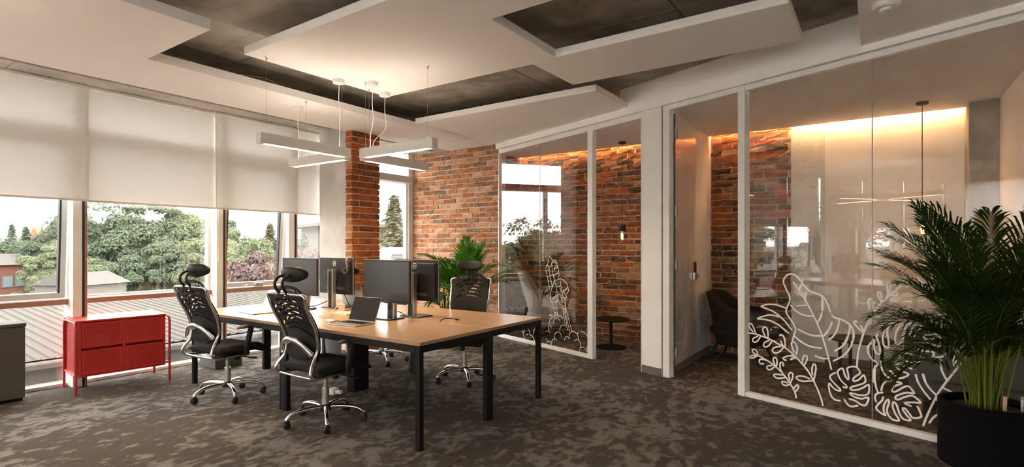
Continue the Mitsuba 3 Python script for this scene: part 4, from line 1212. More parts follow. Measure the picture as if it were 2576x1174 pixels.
def broad_plant(t, x, y, z, n, h, L, W, seed):
    r2 = np.random.default_rng(seed)
    for i in range(n):
        az = r2.uniform(0, 360)
        hh = h * r2.uniform(0.35, 1.0)
        sp = r2.uniform(0.02, 0.6) * L
        a = math.radians(az)
        tip = np.array([x + sp * math.cos(a), y + sp * math.sin(a), z + hh])
        k = part(t, 'leaf', mv(broad_leaf(L * r2.uniform(0.7, 1.1), W * r2.uniform(0.8, 1.1), r2.uniform(0.2, 0.7), r2), tip[0], tip[1], tip[2], rz=az, ry=r2.uniform(-30, 15)), 'mat_leaf_broad', True)
        part(k, 'stalk', tube(spline([(x, y, z), (x + sp * 0.4 * math.cos(a), y + sp * 0.4 * math.sin(a), z + hh * 0.6), tip], 4), 0.004, 5), 'mat_palm_stem', True)


t = thing('potted_broadleaf', 'broad leaved green plant below the palm behind the desk', 'plant')
pot(t, 5.55, 4.95, 0.16, 0.36)
broad_plant(t, 5.55, 4.95, 0.33, 26, 0.58, 0.24, 0.15, 4)
t = thing('desk_plant', 'small green plant behind the headrest of the nearest chair', 'plant')
part(t, 'pot', mv(lathe([(0, 0), (0.045, 0), (0.058, 0.09), (0.054, 0.09), (0.045, 0.075), (0, 0.075)], 24), 3.86, 5.66, DT), 'mat_white_plastic', 40)
broad_plant(t, 3.86, 5.66, DT + 0.07, 20, 0.30, 0.10, 0.045, 9)

# ------------------------------------------------------------------ drawings stuck on the glass
LEAF = '''4452,562 4461,602 4475,652 4478,689 4454,734 4418,783 4399,818 4407,861 4426,906 4431,949 4415,985 4391,1036 4375,1078 4383,1111 4407,1141 4444,1152 4480,1142 4511,1112 4544,1067 4582,1027 4616,1009 4665,992 4698,974;4461,1080 4511,1012 4562,933 4616,835 4655,752 4694,655 4708,611;4544,1119 4531,1071 4511,1025;4571,1006 4567,975 4559,946;4440,878 4470,846 4516,817 4567,803 4624,807;4391,852 4343,866 4289,875 4233,870 4199,859 4173,845 4233,829 4300,803 4354,765 4397,727 4428,688 4447,669;4330,771 4289,777 4244,775 4193,759 4139,731 4205,732 4266,723 4321,702 4365,675 4397,652 4420,637;4037,590 4077,590 4127,587 4176,577 4222,566 4277,552 4310,541;4094,605 4065,638 4051,664 4062,677 4083,674 4104,637 4124,589;4216,568 4193,615 4190,648 4205,662 4224,655 4236,620 4236,568;4343,602 4353,615 4370,608 4386,581 4389,553;4501,681 4547,661 4601,645 4650,643 4694,650;4475,612 4501,592 4531,576;4694,837 4679,795 4658,755;4697,974 4697,863;4223,570 4276,550 4379,508 4455,461 4540,383 4585,333 4626,267 4661,195 4688,127 4701,74;4163,565 4138,527 4109,511 4092,524 4099,547 4122,559 4141,571;4273,547 4245,503 4214,483 4194,495 4208,525 4245,546;4376,505 4343,464 4307,443 4279,454 4282,478 4307,497 4348,508;4391,510 4388,557 4379,592 4361,613 4346,608;4373,513 4358,541 4352,558;4456,564 4472,561 4489,537 4494,508 4486,461;4456,564 4444,548 4452,514 4466,479;4475,444 4432,441 4391,424 4373,409 4385,396 4399,396;4475,432 4438,408;4537,385 4540,435 4554,463 4574,460 4576,435 4563,404 4549,373;4618,314 4615,356 4623,395 4639,403 4647,379 4642,333 4629,267;4596,275 4551,284 4506,279 4486,262 4504,245 4540,241 4585,252 4626,264;4138,397 4214,370 4301,327 4379,264 4438,193 4472,136 4486,88;4141,401 4131,430 4109,447 4091,436 4099,415 4135,396;4135,393 4099,387 4069,376 4073,361 4099,366 4135,390;4217,364 4189,368 4163,361 4154,341 4167,325 4195,327;4304,328 4288,367 4285,391 4301,403 4316,390 4319,361 4310,326;4298,321 4270,295 4242,283 4225,295 4236,316 4270,327;4361,285 4346,318 4346,354 4358,371 4373,364 4373,343;4379,261 4343,260 4301,255 4288,244 4307,226 4343,227 4391,243;4429,230 4421,267 4432,293 4452,293 4457,268 4440,211;4411,200 4379,205 4361,198 4367,181 4391,174 4426,188;4469,168 4489,198 4504,195 4501,172 4475,137;4475,614 4512,584 4563,559 4618,545 4688,548;4642,475 4677,466 4709,463 4740,470;4693,658 4714,588 4740,497 4766,387;4606,1014 4650,999 4693,982 4721,951 4740,912 4759,854;4698,974 4701,929 4697,863;4693,837 4681,790 4657,754;4771,828 4796,810 4832,804 4868,791 4904,766 4924,734 4933,687 4926,643 4917,630;4824,799 4821,756 4807,707 4782,659 4747,622;4902,766 4902,722 4891,677 4868,623;4771,770 4754,723 4731,680 4698,643;4982,639 4999,706 5025,780 5058,855 5108,940 5156,1000 5219,1064 5258,1108;4997,720 4969,743 4943,771 4934,789 4943,800 4956,796;5001,735 4982,768;5044,901 5037,939 5035,967 5044,984 5056,983 5064,960 5066,908;5124,967 5103,1005 5099,1033 5108,1042 5118,1032 5126,993;5160,1005 5166,1033 5162,1070 5162,1107 5176,1126 5184,1104 5170,1024;5071,861 5099,878 5136,887 5172,886 5176,865 5156,852 5120,850 5066,859;5037,796 5062,813 5091,812 5095,798 5079,789 5041,792;5180,1025 5203,1050 5227,1042 5219,1023 5192,1021;5001,704 4980,631 4962,540 4954,439;4895,690 4879,634 4846,584 4796,542;4930,695 4927,647 4900,572 4851,507 4784,458;4954,439 4916,435 4885,414 4892,374 4895,335 4887,328 4868,357 4850,408 4818,384 4815,359 4840,309 4879,275 4879,260 4857,259;4954,439 4977,397 4943,360 4927,336 4935,322 4969,342 5001,383 5014,356 5011,330 4980,306 4922,276 4908,258 4922,249 4959,260 5001,287 5037,315 5038,257 5016,232 4969,221 4911,223 4908,213 4938,199 4985,195 5034,216 5027,173 5011,149 4985,149 4938,170 4901,174;4796,362 4765,340 4756,317 4773,290 4807,260 4835,233 4821,221 4784,234 4750,267 4750,218 4767,166 4796,142 4832,144;4865,159 4887,128 4916,117 4959,135;5047,638 5032,609 5032,572 5047,536 5068,511 5100,493 5076,447 5068,403 5072,345;5053,639 5063,661 5076,668 5072,625 5080,584 5096,565 5113,575 5113,612 5102,658 5090,703 5113,729 5139,744 5131,699 5137,644 5157,622 5169,630 5171,668 5163,722 5163,773 5181,807 5208,818 5259,819 5232,781 5216,729 5214,679 5228,658 5243,669 5263,717 5278,787 5300,824 5330,832 5364,831 5334,812 5312,769 5306,737 5323,730 5345,760 5375,817 5396,839 5447,847 5482,843 5480,773 5447,764 5404,750 5391,735 5404,721 5440,731 5475,751 5487,731 5480,682 5440,689 5386,692 5338,683;5334,656 5375,635 5447,634 5438,593;5393,585 5338,594 5278,602 5247,595 5238,582 5251,557 5293,543 5334,544 5364,554;5316,491 5278,502 5239,511 5220,503 5220,487 5247,467 5285,454 5297,447 5278,426 5239,407 5216,418 5185,449 5163,461 5153,449;5119,511 5121,474 5137,430 5157,406 5183,395;5557,728 5530,664 5506,622 5482,605 5457,603;5487,584 5492,524 5506,484 5523,449;5342,452 5353,403;5386,465 5400,413;5080,469 5078,380 5084,319 5099,269;5122,292 5130,329 5149,361 5179,374 5216,378 5253,372 5209,341 5192,312 5201,296 5227,311 5264,344 5292,359 5310,348 5330,316 5289,311 5245,289 5216,265 5218,246 5238,249 5271,273 5307,292 5331,291 5370,258 5328,248 5278,234 5278,226 5310,217;5130,277 5103,266 5084,248 5080,221 5088,196;5134,242 5126,214 5099,176 5088,147 5107,125 5149,107 5138,137 5139,177 5157,221 5172,229 5172,203 5160,160 5164,122 5187,93 5212,85 5238,94 5216,131 5198,178 5198,213 5209,220 5224,198 5238,150 5256,116 5278,106 5310,113 5285,144 5262,177 5264,190 5278,187 5303,157 5324,133 5373,154 5363,198 5352,221;5342,445 5359,394 5387,346 5426,296;5383,462 5397,415 5424,371 5461,333;5387,97 5411,177 5451,290 5491,385 5562,513 5600,580 5637,638;5499,393 5552,372 5575,367;5460,300 5494,288;5471,221 5488,266 5517,309;5423,124 5444,165 5474,197 5517,222;5474,193 5517,159;5562,565 5562,618 5584,673 5606,697;5568,582 5594,663'''
ROCKET = '''1152,1142 1156,1186 1180,1245 1204,1250 1259,1196;1174,1119 1223,1126;1106,1077 1125,1130 1137,1138 1180,1092 1198,1006 1247,852;1115,1066 1192,802;1115,1062 1183,1072;1143,976 1204,995 1348,1028 1359,1040;1168,910 1223,925;1192,837 1247,856;1289,948 1259,1024 1235,1133 1235,1176 1265,1196 1306,1174 1348,1136 1371,1083 1389,999;1283,1216 1324,1197 1350,1159;1247,1168 1283,1177;1283,1080 1289,1107 1324,1116 1348,1105 1306,1096 1289,1076;1279,1006 1289,948 1330,834 1359,728;1365,1002 1373,967;1289,936 1348,943 1406,969;1330,849 1383,860 1423,878;1400,969 1429,863 1463,743 1520,649 1509,610;1406,969 1463,949 1537,907 1560,856 1576,823 1537,768;1469,805 1554,856;1469,786 1554,837;1463,812 1469,786;1289,944 1259,868 1210,756 1229,640 1359,658;1229,679 1353,747;1235,660 1359,728;1312,678 1315,655;1342,692 1348,661;1400,758 1365,728 1365,667 1400,650 1429,664 1431,726 1400,758;1389,630 1423,622 1458,651;1475,782 1520,755 1532,726 1509,701 1475,729;1515,679 1543,696;1412,839 1429,787;1441,772 1458,659;1446,673 1475,676 1515,618;1247,626 1271,554;1315,647 1336,564;1271,554 1336,564 1350,527 1324,512 1283,504 1271,554;1289,536 1342,545;1446,620 1441,574 1475,565 1515,581 1509,618;1452,605 1503,614;1450,586 1507,595;1289,501 1294,443;1315,504 1322,454;1348,507 1348,465;1463,545 1475,508;1486,563 1498,511;1509,572 1526,521;1532,559 1548,508;1475,493 1486,446;1509,497 1526,450;1182,214 1163,284 1177,322 1187,365 1201,403 1229,427 1261,436 1293,428;1177,337 1229,295;1270,351 1274,387 1302,417 1338,430 1374,422 1401,401;1360,453 1401,463 1436,458 1462,440;1116,220 1163,242 1187,215;564,159 596,124 622,61;596,137 628,179;675,116 716,131;716,207 742,175 757,133;757,130 813,109 868,48;828,130 833,174 853,214 893,231 933,225 953,205;908,54 953,94;1116,124 1135,99;1126,67 1145,88 1173,98 1201,90;1210,89 1229,64 1233,35;1229,82 1247,121 1284,144 1320,143 1342,132;1293,145 1297,199 1320,232 1356,249 1392,247 1418,227 1440,187;1401,272 1405,308 1436,341 1480,355 1523,343 1549,320 1562,293;1493,156 1506,187 1527,207 1557,211 1600,186;1583,209 1592,245 1617,277 1659,291 1701,288 1738,264 1758,233 1766,195;1738,273 1762,296;1811,313 1863,309 1903,286 1938,250;1680,174 1717,197 1758,197 1791,171 1807,139 1795,98 1778,62;1799,104 1835,118 1871,113;1887,107 1914,70 1918,123 1946,168;1471,543 1475,497;1475,488 1493,417;1493,406 1506,372;1506,570 1514,501;1510,483 1527,421;1532,416 1540,353;1523,577 1562,477;1536,463 1562,379;1570,461 1596,389;1566,368 1596,286;1604,373 1638,291;1288,495 1302,446;1311,498 1315,451;1342,507 1360,461'''


def decal_mesh(text, width, keep):
    sh = []
    for l in text.split(';'):
        p = np.array([[float(a) / 1000 for a in q.split(',')] for q in l.split(' ')])
        if keep(p):
            sh.append(LineString(spline(p, 5) if len(p) > 2 else p).buffer(width / 2, quad_segs=3))
    m = prism(unary_union(sh), 0.0, 0.0012)
    M = np.eye(4)
    M[:3, 0], M[:3, 1], M[:3, 2], M[:3, 3] = PD, [0, 0, 1], -PN, PA - PN * 0.0015
    return xf(m, M)


single('leaf_drawing', decal_mesh(LEAF, 0.0135, lambda p: True), 'mat_decal', 'white line drawing of tropical leaves on the meeting room glass', 'wall decal')
single('rocket_drawing', decal_mesh(ROCKET, 0.0078, lambda p: True), 'mat_decal', 'white line drawing of a rocket lifting off on the booth glass', 'wall decal')
# fainter grasses on the open door
dl = []
for x0, h, b in [(0.30, 0.95, -0.06), (0.33, 0.85, 0.02), (0.38, 1.0, 0.10), (0.28, 0.6, -0.12), (0.40, 0.75, 0.16), (0.36, 0.5, 0.05)]:
    pts = spline([(x0, 0.28), (x0 + b * 0.3, 0.28 + h * 0.4), (x0 + b, 0.28 + h)], 6)
    dl += [LineString(pts).buffer(0.004), LineString(spline([(x0 + 0.03, 0.30), (x0 + 0.05 + b * 0.4, 0.28 + h * 0.4), (x0 + b, 0.28 + h)], 6)).buffer(0.004)]
for c in [(0.58, 0.62), (0.60, 0.48), (0.57, 0.80), (0.24, 0.42)]:
    dl.append(Point(c).buffer(0.06).exterior.buffer(0.004))
m = prism(unary_union(dl), 0, 0.001)
M = np.eye(4)
M[:3, 0], M[:3, 1], M[:3, 2], M[:3, 3] = [1, 0, 0], [0, 0, 1], [0, -1, 0], [hx + 0.01, hy - 0.0165, 0]
single('grass_drawing', xf(m, M), 'mat_bin', 'faint line drawing of grasses on the open glass door', 'wall decal')

# ------------------------------------------------------------------ booth and meeting room furniture
def bulb_pendant(x, y, zt, zs, lab, cube=False):
    t = thing('bulb_pendant', lab, 'pendant light')
    part(t, 'ceiling_cup', mv(lathe([(0, -0.024), (0.050, -0.024), (0.052, -0.020), (0.052, 0), (0, 0)], 32), x, y, zt), 'mat_black_plastic', 40)
    part(t, 'cord', cyl((x, y, zs + 0.05), (x, y, zt - 0.02), 0.0035, 8), 'mat_black_plastic', True)
    if cube:
        part(t, 'socket', bx(x - 0.058, y - 0.058, zs - 0.045, x + 0.058, y + 0.058, zs + 0.05, 0.006), 'mat_concrete_cube', label='grey concrete cube socket')
    else:
        prof = [(0, -0.05)]
        part(t, 'socket', mv(lathe([(0.03, -0.05), (0.05, -0.05), (0.05, 0.045), (0.046, 0.05), (0, 0.05)], 32), x, y, zs), 'mat_black_plastic', 40, label='black cylinder socket')
    zb = zs - 0.05
    part(t, 'bulb', mv(lathe([(0, -0.125), (0.018, -0.122), (0.034, -0.108), (0.042, -0.085), (0.040, -0.06), (0.028, -0.03), (0.016, -0.01), (0.014, 0.0)], 24), x, y, zb), 'mat_bulb_glass', True)
    a = np.linspace(0, 8 * PI, 70)
    fil = tube(np.stack([x + 0.014 * np.cos(a), y + 0.014 * np.sin(a), zb - 0.03 - 0.065 * a / (8 * PI)], 1), 0.0016, 5)
    scene[f'{t}__filament'] = mikit.ply(fil, 'mat_lamp_white', emitter={'type': 'area', 'radiance': rgb(1.0 * BULB, 0.52 * BULB, 0.16 * BULB)})
    return t


bulb_pendant(6.944, 2.917, 2.845, 1.645, 'bare bulb pendant with black socket in the booth')
bulb_pendant(6.746, -0.38, 2.845, 1.685, 'bare bulb pendant with grey cube socket in the meeting room', True)


def shell_chair(lab, name, x, y, rz, seat_z, rim_back, rim_front, rx, ry, fabric, legs, flare=1.25, open_deg=75, low=0.14, thick=0.05):
    """A wrap-around armchair opening towards +x before the turn."""
    t = thing(name, lab, 'armchair')
    M = T().translate([x, y, 0]).rotate([0, 0, 1], rz)
    a = np.linspace(math.radians(open_deg), math.radians(360 - open_deg), 41)
    h = np.linspace(0, 1, 12)
    g = np.zeros((41, 12, 3))
    for i, th in enumerate(a):
        bk = (0.5 - 0.5 * math.cos(th - 0)) if True else 0
        k = np.clip((abs(th - PI)) / (PI - math.radians(open_deg)), 0, 1)
        rim = rim_front + (rim_back - rim_front) * (1 - mikit_smooth(k, 0.22, 0.72))
        rim -= 0.05 * mikit_smooth(k, 0.9, 1.0)
        for j, s in enumerate(h):
            z = (seat_z - low) + (rim - (seat_z - low)) * s
            f = 0.72 + (flare - 0.72) * s ** 0.75 * (0.82 + 0.18 * (1 - k))
            back = -0.16 * max(0, z - seat_z - 0.12) * (1 - k) ** 1
            g[i, j] = (rx * f * 0.8 * math.cos(th) + back, ry * f * 0.8 * math.sin(th), z)
    part(t, 'shell', sheet(g, thick), fabric, True, M)
    part(t, 'seat', mv(blob(rx * 0.86, ry * 0.74, 0.085, 4, 0.75), 0.06, 0, seat_z - 0.05), fabric, True, M)
    part(t, 'underside', mv(blob(rx * 0.60, ry * 0.58, 0.07, 3, 0.8), 0.0, 0, seat_z - 0.16), fabric, True, M)
    if legs == 'star':
        part(t, 'column', cyl((0, 0, 0.05), (0, 0, seat_z - 0.18), 0.025, 14), 'mat_black_metal', 40, M)
        for q in range(4):
            b = q * PI / 2 + PI / 4
            part(t, 'leg', tube(spline([(0, 0, 0.07), (0.15 * math.cos(b), 0.15 * math.sin(b), 0.05), (0.33 * math.cos(b), 0.33 * math.sin(b), 0.012)], 4), 0.014, 8), 'mat_black_metal', True, M)
    else:
        for sx in (-1, 1):
            for sy in (-1, 1):
                part(t, 'leg', tube([(sx * rx * 0.42, sy * ry * 0.42, seat_z - 0.17), (sx * rx * 0.62, sy * ry * 0.62, 0.0)], [0.018, 0.011], 10), 'mat_black_metal', 40, M)
    return t


def mikit_smooth(x, a, b):
    t_ = min(max((x - a) / (b - a), 0), 1)
    return t_ * t_ * (3 - 2 * t_)


shell_chair('light grey high backed lounge chair behind the booth glass', 'lounge_chair', 6.90, 4.10, -66, 0.42, 1.0, 0.61, 0.42, 0.43, 'mat_egg_grey', 'star', flare=1.15, thick=0.07)
shell_chair('dark padded armchair inside the meeting room doorway', 'armchair', 6.93, 1.37, -95, 0.42, 0.82, 0.63, 0.47, 0.47, 'mat_dark_fabric', 'legs', flare=0.98, open_deg=50, low=0.22, thick=0.10)


def round_table(x, y, r, h, lab, rb=0.21):
    t = thing('side_table', lab, 'table')
    part(t, 'table_top', mv(lathe([(0, h - 0.022), (r - 0.012, h - 0.022), (r, h - 0.012), (r, h - 0.003), (r - 0.004, h), (0, h)], 48), x, y, 0), 'mat_black_metal', 35)
    part(t, 'column', cyl((x, y, 0.01), (x, y, h - 0.02), 0.024, 18), 'mat_black_metal', 40)
    part(t, 'foot', mv(lathe([(0, 0), (rb, 0), (rb, 0.008), (rb - 0.01, 0.014), (0, 0.016)], 48), x, y, 0), 'mat_black_metal', 35)


round_table(6.80, 3.02, 0.255, 0.40, 'black round side table on a disc foot in the booth')
t = thing('coffee_table', 'dark round coffee table with straight legs in the meeting room', 'table')
part(t, 'table_top', mv(lathe([(0, 0.44), (0.27, 0.44), (0.28, 0.45), (0.28, 0.462), (0, 0.465)], 44), 6.42, 0.13, 0), 'mat_black_metal', 35)
for q in range(4):
    a = q * PI / 2 + 0.5
    part(t, 'leg', bx(6.42 + 0.20 * math.cos(a) - 0.016, 0.13 + 0.20 * math.sin(a) - 0.016, 0, 6.42 + 0.20 * math.cos(a) + 0.016, 0.13 + 0.20 * math.sin(a) + 0.016, 0.44), 'mat_black_metal')
t = thing('sofa', 'dark grey sofa on wooden legs behind the leaf drawing', 'sofa')
SX0, SX1, SY0, SY1 = 5.55, 7.0, -0.97, -0.24
part(t, 'base', bx(SX0, SY0, 0.13, SX1, SY1, 0.27, 0.03), 'mat_grey_fabric')
for a, b in ((SX0 + 0.14, (SX0 + SX1) / 2 - 0.004), ((SX0 + SX1) / 2 + 0.004, SX1 - 0.14)):
    part(t, 'seat_cushion', mv(blob((b - a) / 2, 0.30, 0.085, 4, 0.35), (a + b) / 2, SY1 - 0.29, 0.345), 'mat_grey_fabric', True)
    part(t, 'back_cushion', mv(blob((b - a) / 2, 0.10, 0.20, 4, 0.4), (a + b) / 2, SY0 + 0.22, 0.58, rx=12), 'mat_grey_fabric', True)
part(t, 'backrest', bx(SX0, SY0, 0.25, SX1, SY0 + 0.14, 0.70, 0.04), 'mat_grey_fabric')
for a in (SX0, SX1 - 0.14):
    part(t, 'armrest', bx(a, SY0, 0.25, a + 0.14, SY1, 0.55, 0.04), 'mat_grey_fabric')
for a in (SX0 + 0.08, SX1 - 0.08):
    for b in (SY0 + 0.07, SY1 - 0.07):
        part(t, 'leg', tube([(a, b, 0.0), (a, b, 0.14)], [0.014, 0.022], 12), 'mat_wood_leg', 40)

# ------------------------------------------------------------------ outside
OZ = -5.0                                         # street level
matte('mat_outside_ground', (0.17, 0.165, 0.155))
mat('mat_roof_sheet', (0.062, 0.058, 0.051), 0.9, spec=0.05)
matte('mat_render', (0.12, 0.115, 0.106))
matte('mat_brown_wall', (0.14, 0.065, 0.05))
matte('mat_red_roof', (0.24, 0.11, 0.07))
matte('mat_pale_roof', (0.095, 0.09, 0.083))
mat('mat_far_window', (0.10, 0.14, 0.16), 0.2)
matte('mat_bark', (0.16, 0.12, 0.09))
leaf_mat('mat_tree_mid', (0.086, 0.108, 0.070), 0.5, 0.8)
leaf_mat('mat_tree_light', (0.132, 0.152, 0.09), 0.6, 0.8)
leaf_mat('mat_tree_dark', (0.075, 0.095, 0.062), 0.4, 0.8)
leaf_mat('mat_tree_purple', (0.11, 0.08, 0.075), 0.4, 0.8)
single('street', bx(-160, 8.0, OZ - 0.5, 160, 200, OZ), 'mat_outside_ground', 'pale ground below the neighbouring roofs', 'ground')
labels['street']['kind'] = 'structure'

# neighbouring corrugated roof close below the windows
t = thing('neighbour_roof', 'pale corrugated metal roof just outside below the windows', 'roof')
RX0, RX1, RY0, RY1, RZ0, RZ1 = -22.0, 16.0, 9.3, 14.5, -0.14, 0.20
pitch = 0.15
prof, x = [], RX0
while x < RX1:
    prof += [(x, 0.0), (x + 0.075, 0.0), (x + 0.09, 0.022), (x + 0.135, 0.022)]
    x += pitch
prof = np.array(prof)
g = np.zeros((len(prof), 2, 3))
for j, (yy, zz) in enumerate(((RY0, RZ0), (RY1, RZ1))):
    g[:, j] = np.stack([prof[:, 0], np.full(len(prof), yy), zz + prof[:, 1]], 1)
part(t, 'sheet', sheet(g), 'mat_roof_sheet')
part(t, 'ridge_cap', bx(RX0, RY1 - 0.15, RZ1 + 0.02, RX1, RY1 + 0.35, RZ1 + 0.11, 0.02), 'mat_roof_sheet')
part(t, 'gutter', cat(bx(RX0, RY0 - 0.14, RZ0 - 0.12, RX1, RY0 + 0.02, RZ0 - 0.02, 0.02)), 'mat_pale_roof')
part(t, 'wall', bx(RX0, RY0 + 0.02, OZ, RX1, RY0 + 0.2, RZ0 - 0.03), 'mat_render')
for px_, py_ in [(0.9, 10.6), (1.15, 11.4), (-1.5, 10.9)]:
    part(t, 'patch', mv(bx(-0.35, -0.12, 0.0, 0.35, 0.12, 0.07, 0.03), px_, py_, RZ0 + (py_ - RY0) / (RY1 - RY0) * (RZ1 - RZ0) + 0.02, rz=3), 'mat_roof_sheet')
# ledge of our own building at floor level
struct('trim_19', bx(-6.0, WY + 0.11, -0.6, 7.6, WY + 0.45, -0.03), 'mat_pale_roof')
matte('mat_gravel', (0.20, 0.192, 0.178))
single('flat_roof', bx(-22, WY + 0.45, -1.0, 16, RY0 + 0.02, -0.75), 'mat_gravel', 'pale flat roof strip between the window foot and the corrugated roof', 'roof')


def at(px, depth, z=None):
    """The place this many metres ahead on the bearing whose tangent from the heading is (px - 1288) / 1333."""
    k = (px - 1288) / 1333.0
    return np.array([depth * (math.cos(YAW) + k * math.sin(YAW)), depth * (math.sin(YAW) - k * math.cos(YAW)), 0.0])


def gable(t, c, w, d, h, rise, rz, wall, roof, over=0.3):
    q = lambda m: mv(m, c[0], c[1], OZ, rz=rz)
    part(t, 'walls', q(bx(-w / 2, -d / 2, 0, w / 2, d / 2, h)), wall)
    poly = Polygon([(-d / 2 - over, h), (d / 2 + over, h), (0, h + rise)])
    m = trimesh.creation.extrude_polygon(poly, w + 2 * over, engine='earcut')
    R = np.eye(4)
    R[:3, :3] = np.array([[0, 0, 1], [1, 0, 0], [0, 1, 0]])
    R[:3, 3] = [-w / 2 - over, 0, 0]
    part(t, 'roof', q(xf(m, R)), roof)
    return q


t = thing('shed', 'low white shed with a pale pitched roof in front of the big trees', 'building')
c = at(208, 24.0)
q = gable(t, c, 2.35, 2.2, 4.72, 0.52, 28, 'mat_render', 'mat_pale_roof', 0.15)
part(t, 'vent_pipe', q(cyl((0.5, 0.3, 4.6), (0.5, 0.3, 5.75), 0.045, 10)), 'mat_render')
t = thing('house', 'brown house with blue windows and a pale roof at the left edge', 'building')
c = at(-8, 45.0)
q = gable(t, c, 4.0, 3.4, 4.87, 0.9, 40, 'mat_brown_wall', 'mat_pale_roof')
for xx in (-1.2, 0.05, 1.3):
    wk = part(t, 'window', q(bx(xx - 0.5, -1.78, 3.0, xx + 0.5, -1.68, 3.95)), 'mat_render')
    part(wk, 'pane', q(bx(xx - 0.42, -1.80, 3.08, xx + 0.42, -1.77, 3.87)), 'mat_far_window')
t = thing('house', 'house with a steep red tiled roof showing between the trees at left', 'building')
c = at(122, 62.0)
gable(t, c, 3.0, 4.0, 5.0, 3.6, 30, 'mat_render', 'mat_red_roof')
t = thing('flat_shed', 'low pale flat roofed shed below the trees, second from the left', 'building')
c = at(445, 36.0)
part(t, 'walls', mv(bx(-2.0, -1.5, 0, 2.2, 1.5, 3.3), c[0], c[1], OZ, rz=35), 'mat_render')
part(t, 'roof', mv(bx(-2.2, -1.7, 3.3, 2.4, 1.7, 3.45), c[0], c[1], OZ, rz=35), 'mat_pale_roof')
t = thing('apartment_block', 'white apartment block with a flat overhanging roof beside the column', 'building')
c = at(800, 45.0)
Q = lambda m: mv(m, c[0], c[1], OZ, rz=-20)
part(t, 'walls', Q(bx(-0.4, -3, 0, 9, 4, 8.0)), 'mat_render')
part(t, 'roof', Q(bx(-1.4, -4, 8.0, 10, 5, 8.25)), 'mat_pale_roof')
part(t, 'balcony', Q(bx(-0.9, -3.9, 4.9, 9, -3, 5.9)), 'mat_render')
for xx in (0.2, 2.6, 5.0):
    wk = part(t, 'window', Q(bx(xx, -3.06, 6.0, xx + 1.4, -2.98, 7.7)), 'mat_pale_roof')
    part(wk, 'pane', Q(bx(xx + 0.1, -3.08, 6.1, xx + 1.3, -3.04, 7.6)), 'mat_far_window')
t = thing('rooftop_unit', 'white ventilation unit with a grille outside the corner window', 'ventilation unit')
c = at(992, 16.0)
Q = lambda m: mv(m, c[0], c[1], 0.35, rz=-40)
part(t, 'housing', Q(bx(-0.42, -0.3, -0.3, 0.36, 0.3, 1.02, 0.08)), 'mat_white_plastic')
part(t, 'grille', Q(bx(-0.1, -0.33, 0.55, 0.28, -0.29, 0.82)), 'mat_dark_grey')
for j in range(6):
    part(t, 'louvre', Q(bx(-0.09, -0.34, 0.57 + j * 0.042, 0.27, -0.325, 0.585 + j * 0.042)), 'mat_steel_grey')
part(t, 'stand', Q(bx(-0.4, -0.25, -5.0, 0.34, 0.25, -0.3)), 'mat_pale_roof')


def leaf_cards(cent, nrm, size, rg):
    """Small tilted leaf sprays (two triangles each) at the points."""
    n = len(cent)
    a = rg.normal(size=(n, 3))
    t1 = np.cross(nrm, a)
    t1 /= np.linalg.norm(t1, axis=1, keepdims=True) + 1e-9
    nn = nrm + rg.normal(0, 0.55, (n, 3))
    nn /= np.linalg.norm(nn, axis=1, keepdims=True)
    t2 = np.cross(nn, t1)
    s = size * rg.uniform(0.6, 1.4, (n, 1))
    v = np.stack([cent + t1 * s, cent + t2 * s * 0.55 - nn * s * 0.15, cent - t1 * s, cent - t2 * s * 0.55 - nn * s * 0.15], 1).reshape(-1, 3)
    b = np.arange(n) * 4
    f = np.vstack([np.stack([b, b + 1, b + 2], 1), np.stack([b, b + 2, b + 3], 1)])
    return trimesh.Trimesh(v, f, process=False)


def broad_tree(px, depth, top, width, m, lab, seed, bottom=None, name='tree', leafs=26000):
    """A round-headed tree whose crown top reaches this height (metres above our floor)."""
    rg = np.random.default_rng(seed)
    c = at(px, depth)
    zt = top
    zb = OZ + 1.0 if bottom is None else bottom
    t = thing(name, lab, 'tree')
    cz, hz, hw = (zt + zb) / 2, (zt - zb) / 2, width / 2
    cl = []
    for i in range(60):
        d = rg.normal(size=3)
        d /= np.linalg.norm(d)
        r = rg.uniform(0.55, 0.92)
        w = 1.0 - 0.25 * max(0, d[2]) 
        cl.append((c[0] + d[0] * hw * r * w, c[1] + d[1] * hw * r * w, cz + d[2] * hz * r, hw * rg.uniform(0.16, 0.30)))
    cent, nrm = [], []
    for x, y, z, r in cl:
        k = int(leafs / len(cl))
        d = rg.normal(size=(k, 3))
        d /= np.linalg.norm(d, axis=1, keepdims=True)
        d[:, 2] = np.where(d[:, 2] < -0.3, -d[:, 2], d[:, 2])
        rr = r * rg.uniform(0.55, 1.05, (k, 1)) * np.array([1, 1, 0.8])
        cent.append(np.array([x, y, z]) + d * rr)
        nrm.append(d)
    core = blob(hw * 0.50, hw * 0.50, hz * 0.58, 4)
    core.vertices *= 1 + 0.55 * (meshkit.fbm(core.vertices * 0.9 + seed, 3) - 0.5)[:, None]
    core.apply_translation([c[0], c[1], cz])
    pts, fi = trimesh.sample.sample_surface(core, leafs // 3, seed=seed)
    cent.append(np.asarray(pts) + core.face_normals[fi] * 0.08)
    nrm.append(core.face_normals[fi])
    cent, nrm = np.vstack(cent), np.vstack(nrm)
    part(t, 'foliage', leaf_cards(cent, nrm, 0.075 * width / 8.0 + 0.055, rg), m)
    part(t, 'inner_foliage', core, m, True)
    part(t, 'trunk', cyl((c[0], c[1], OZ), (c[0], c[1], cz), 0.035 * width, 8), 'mat_bark')
    return t


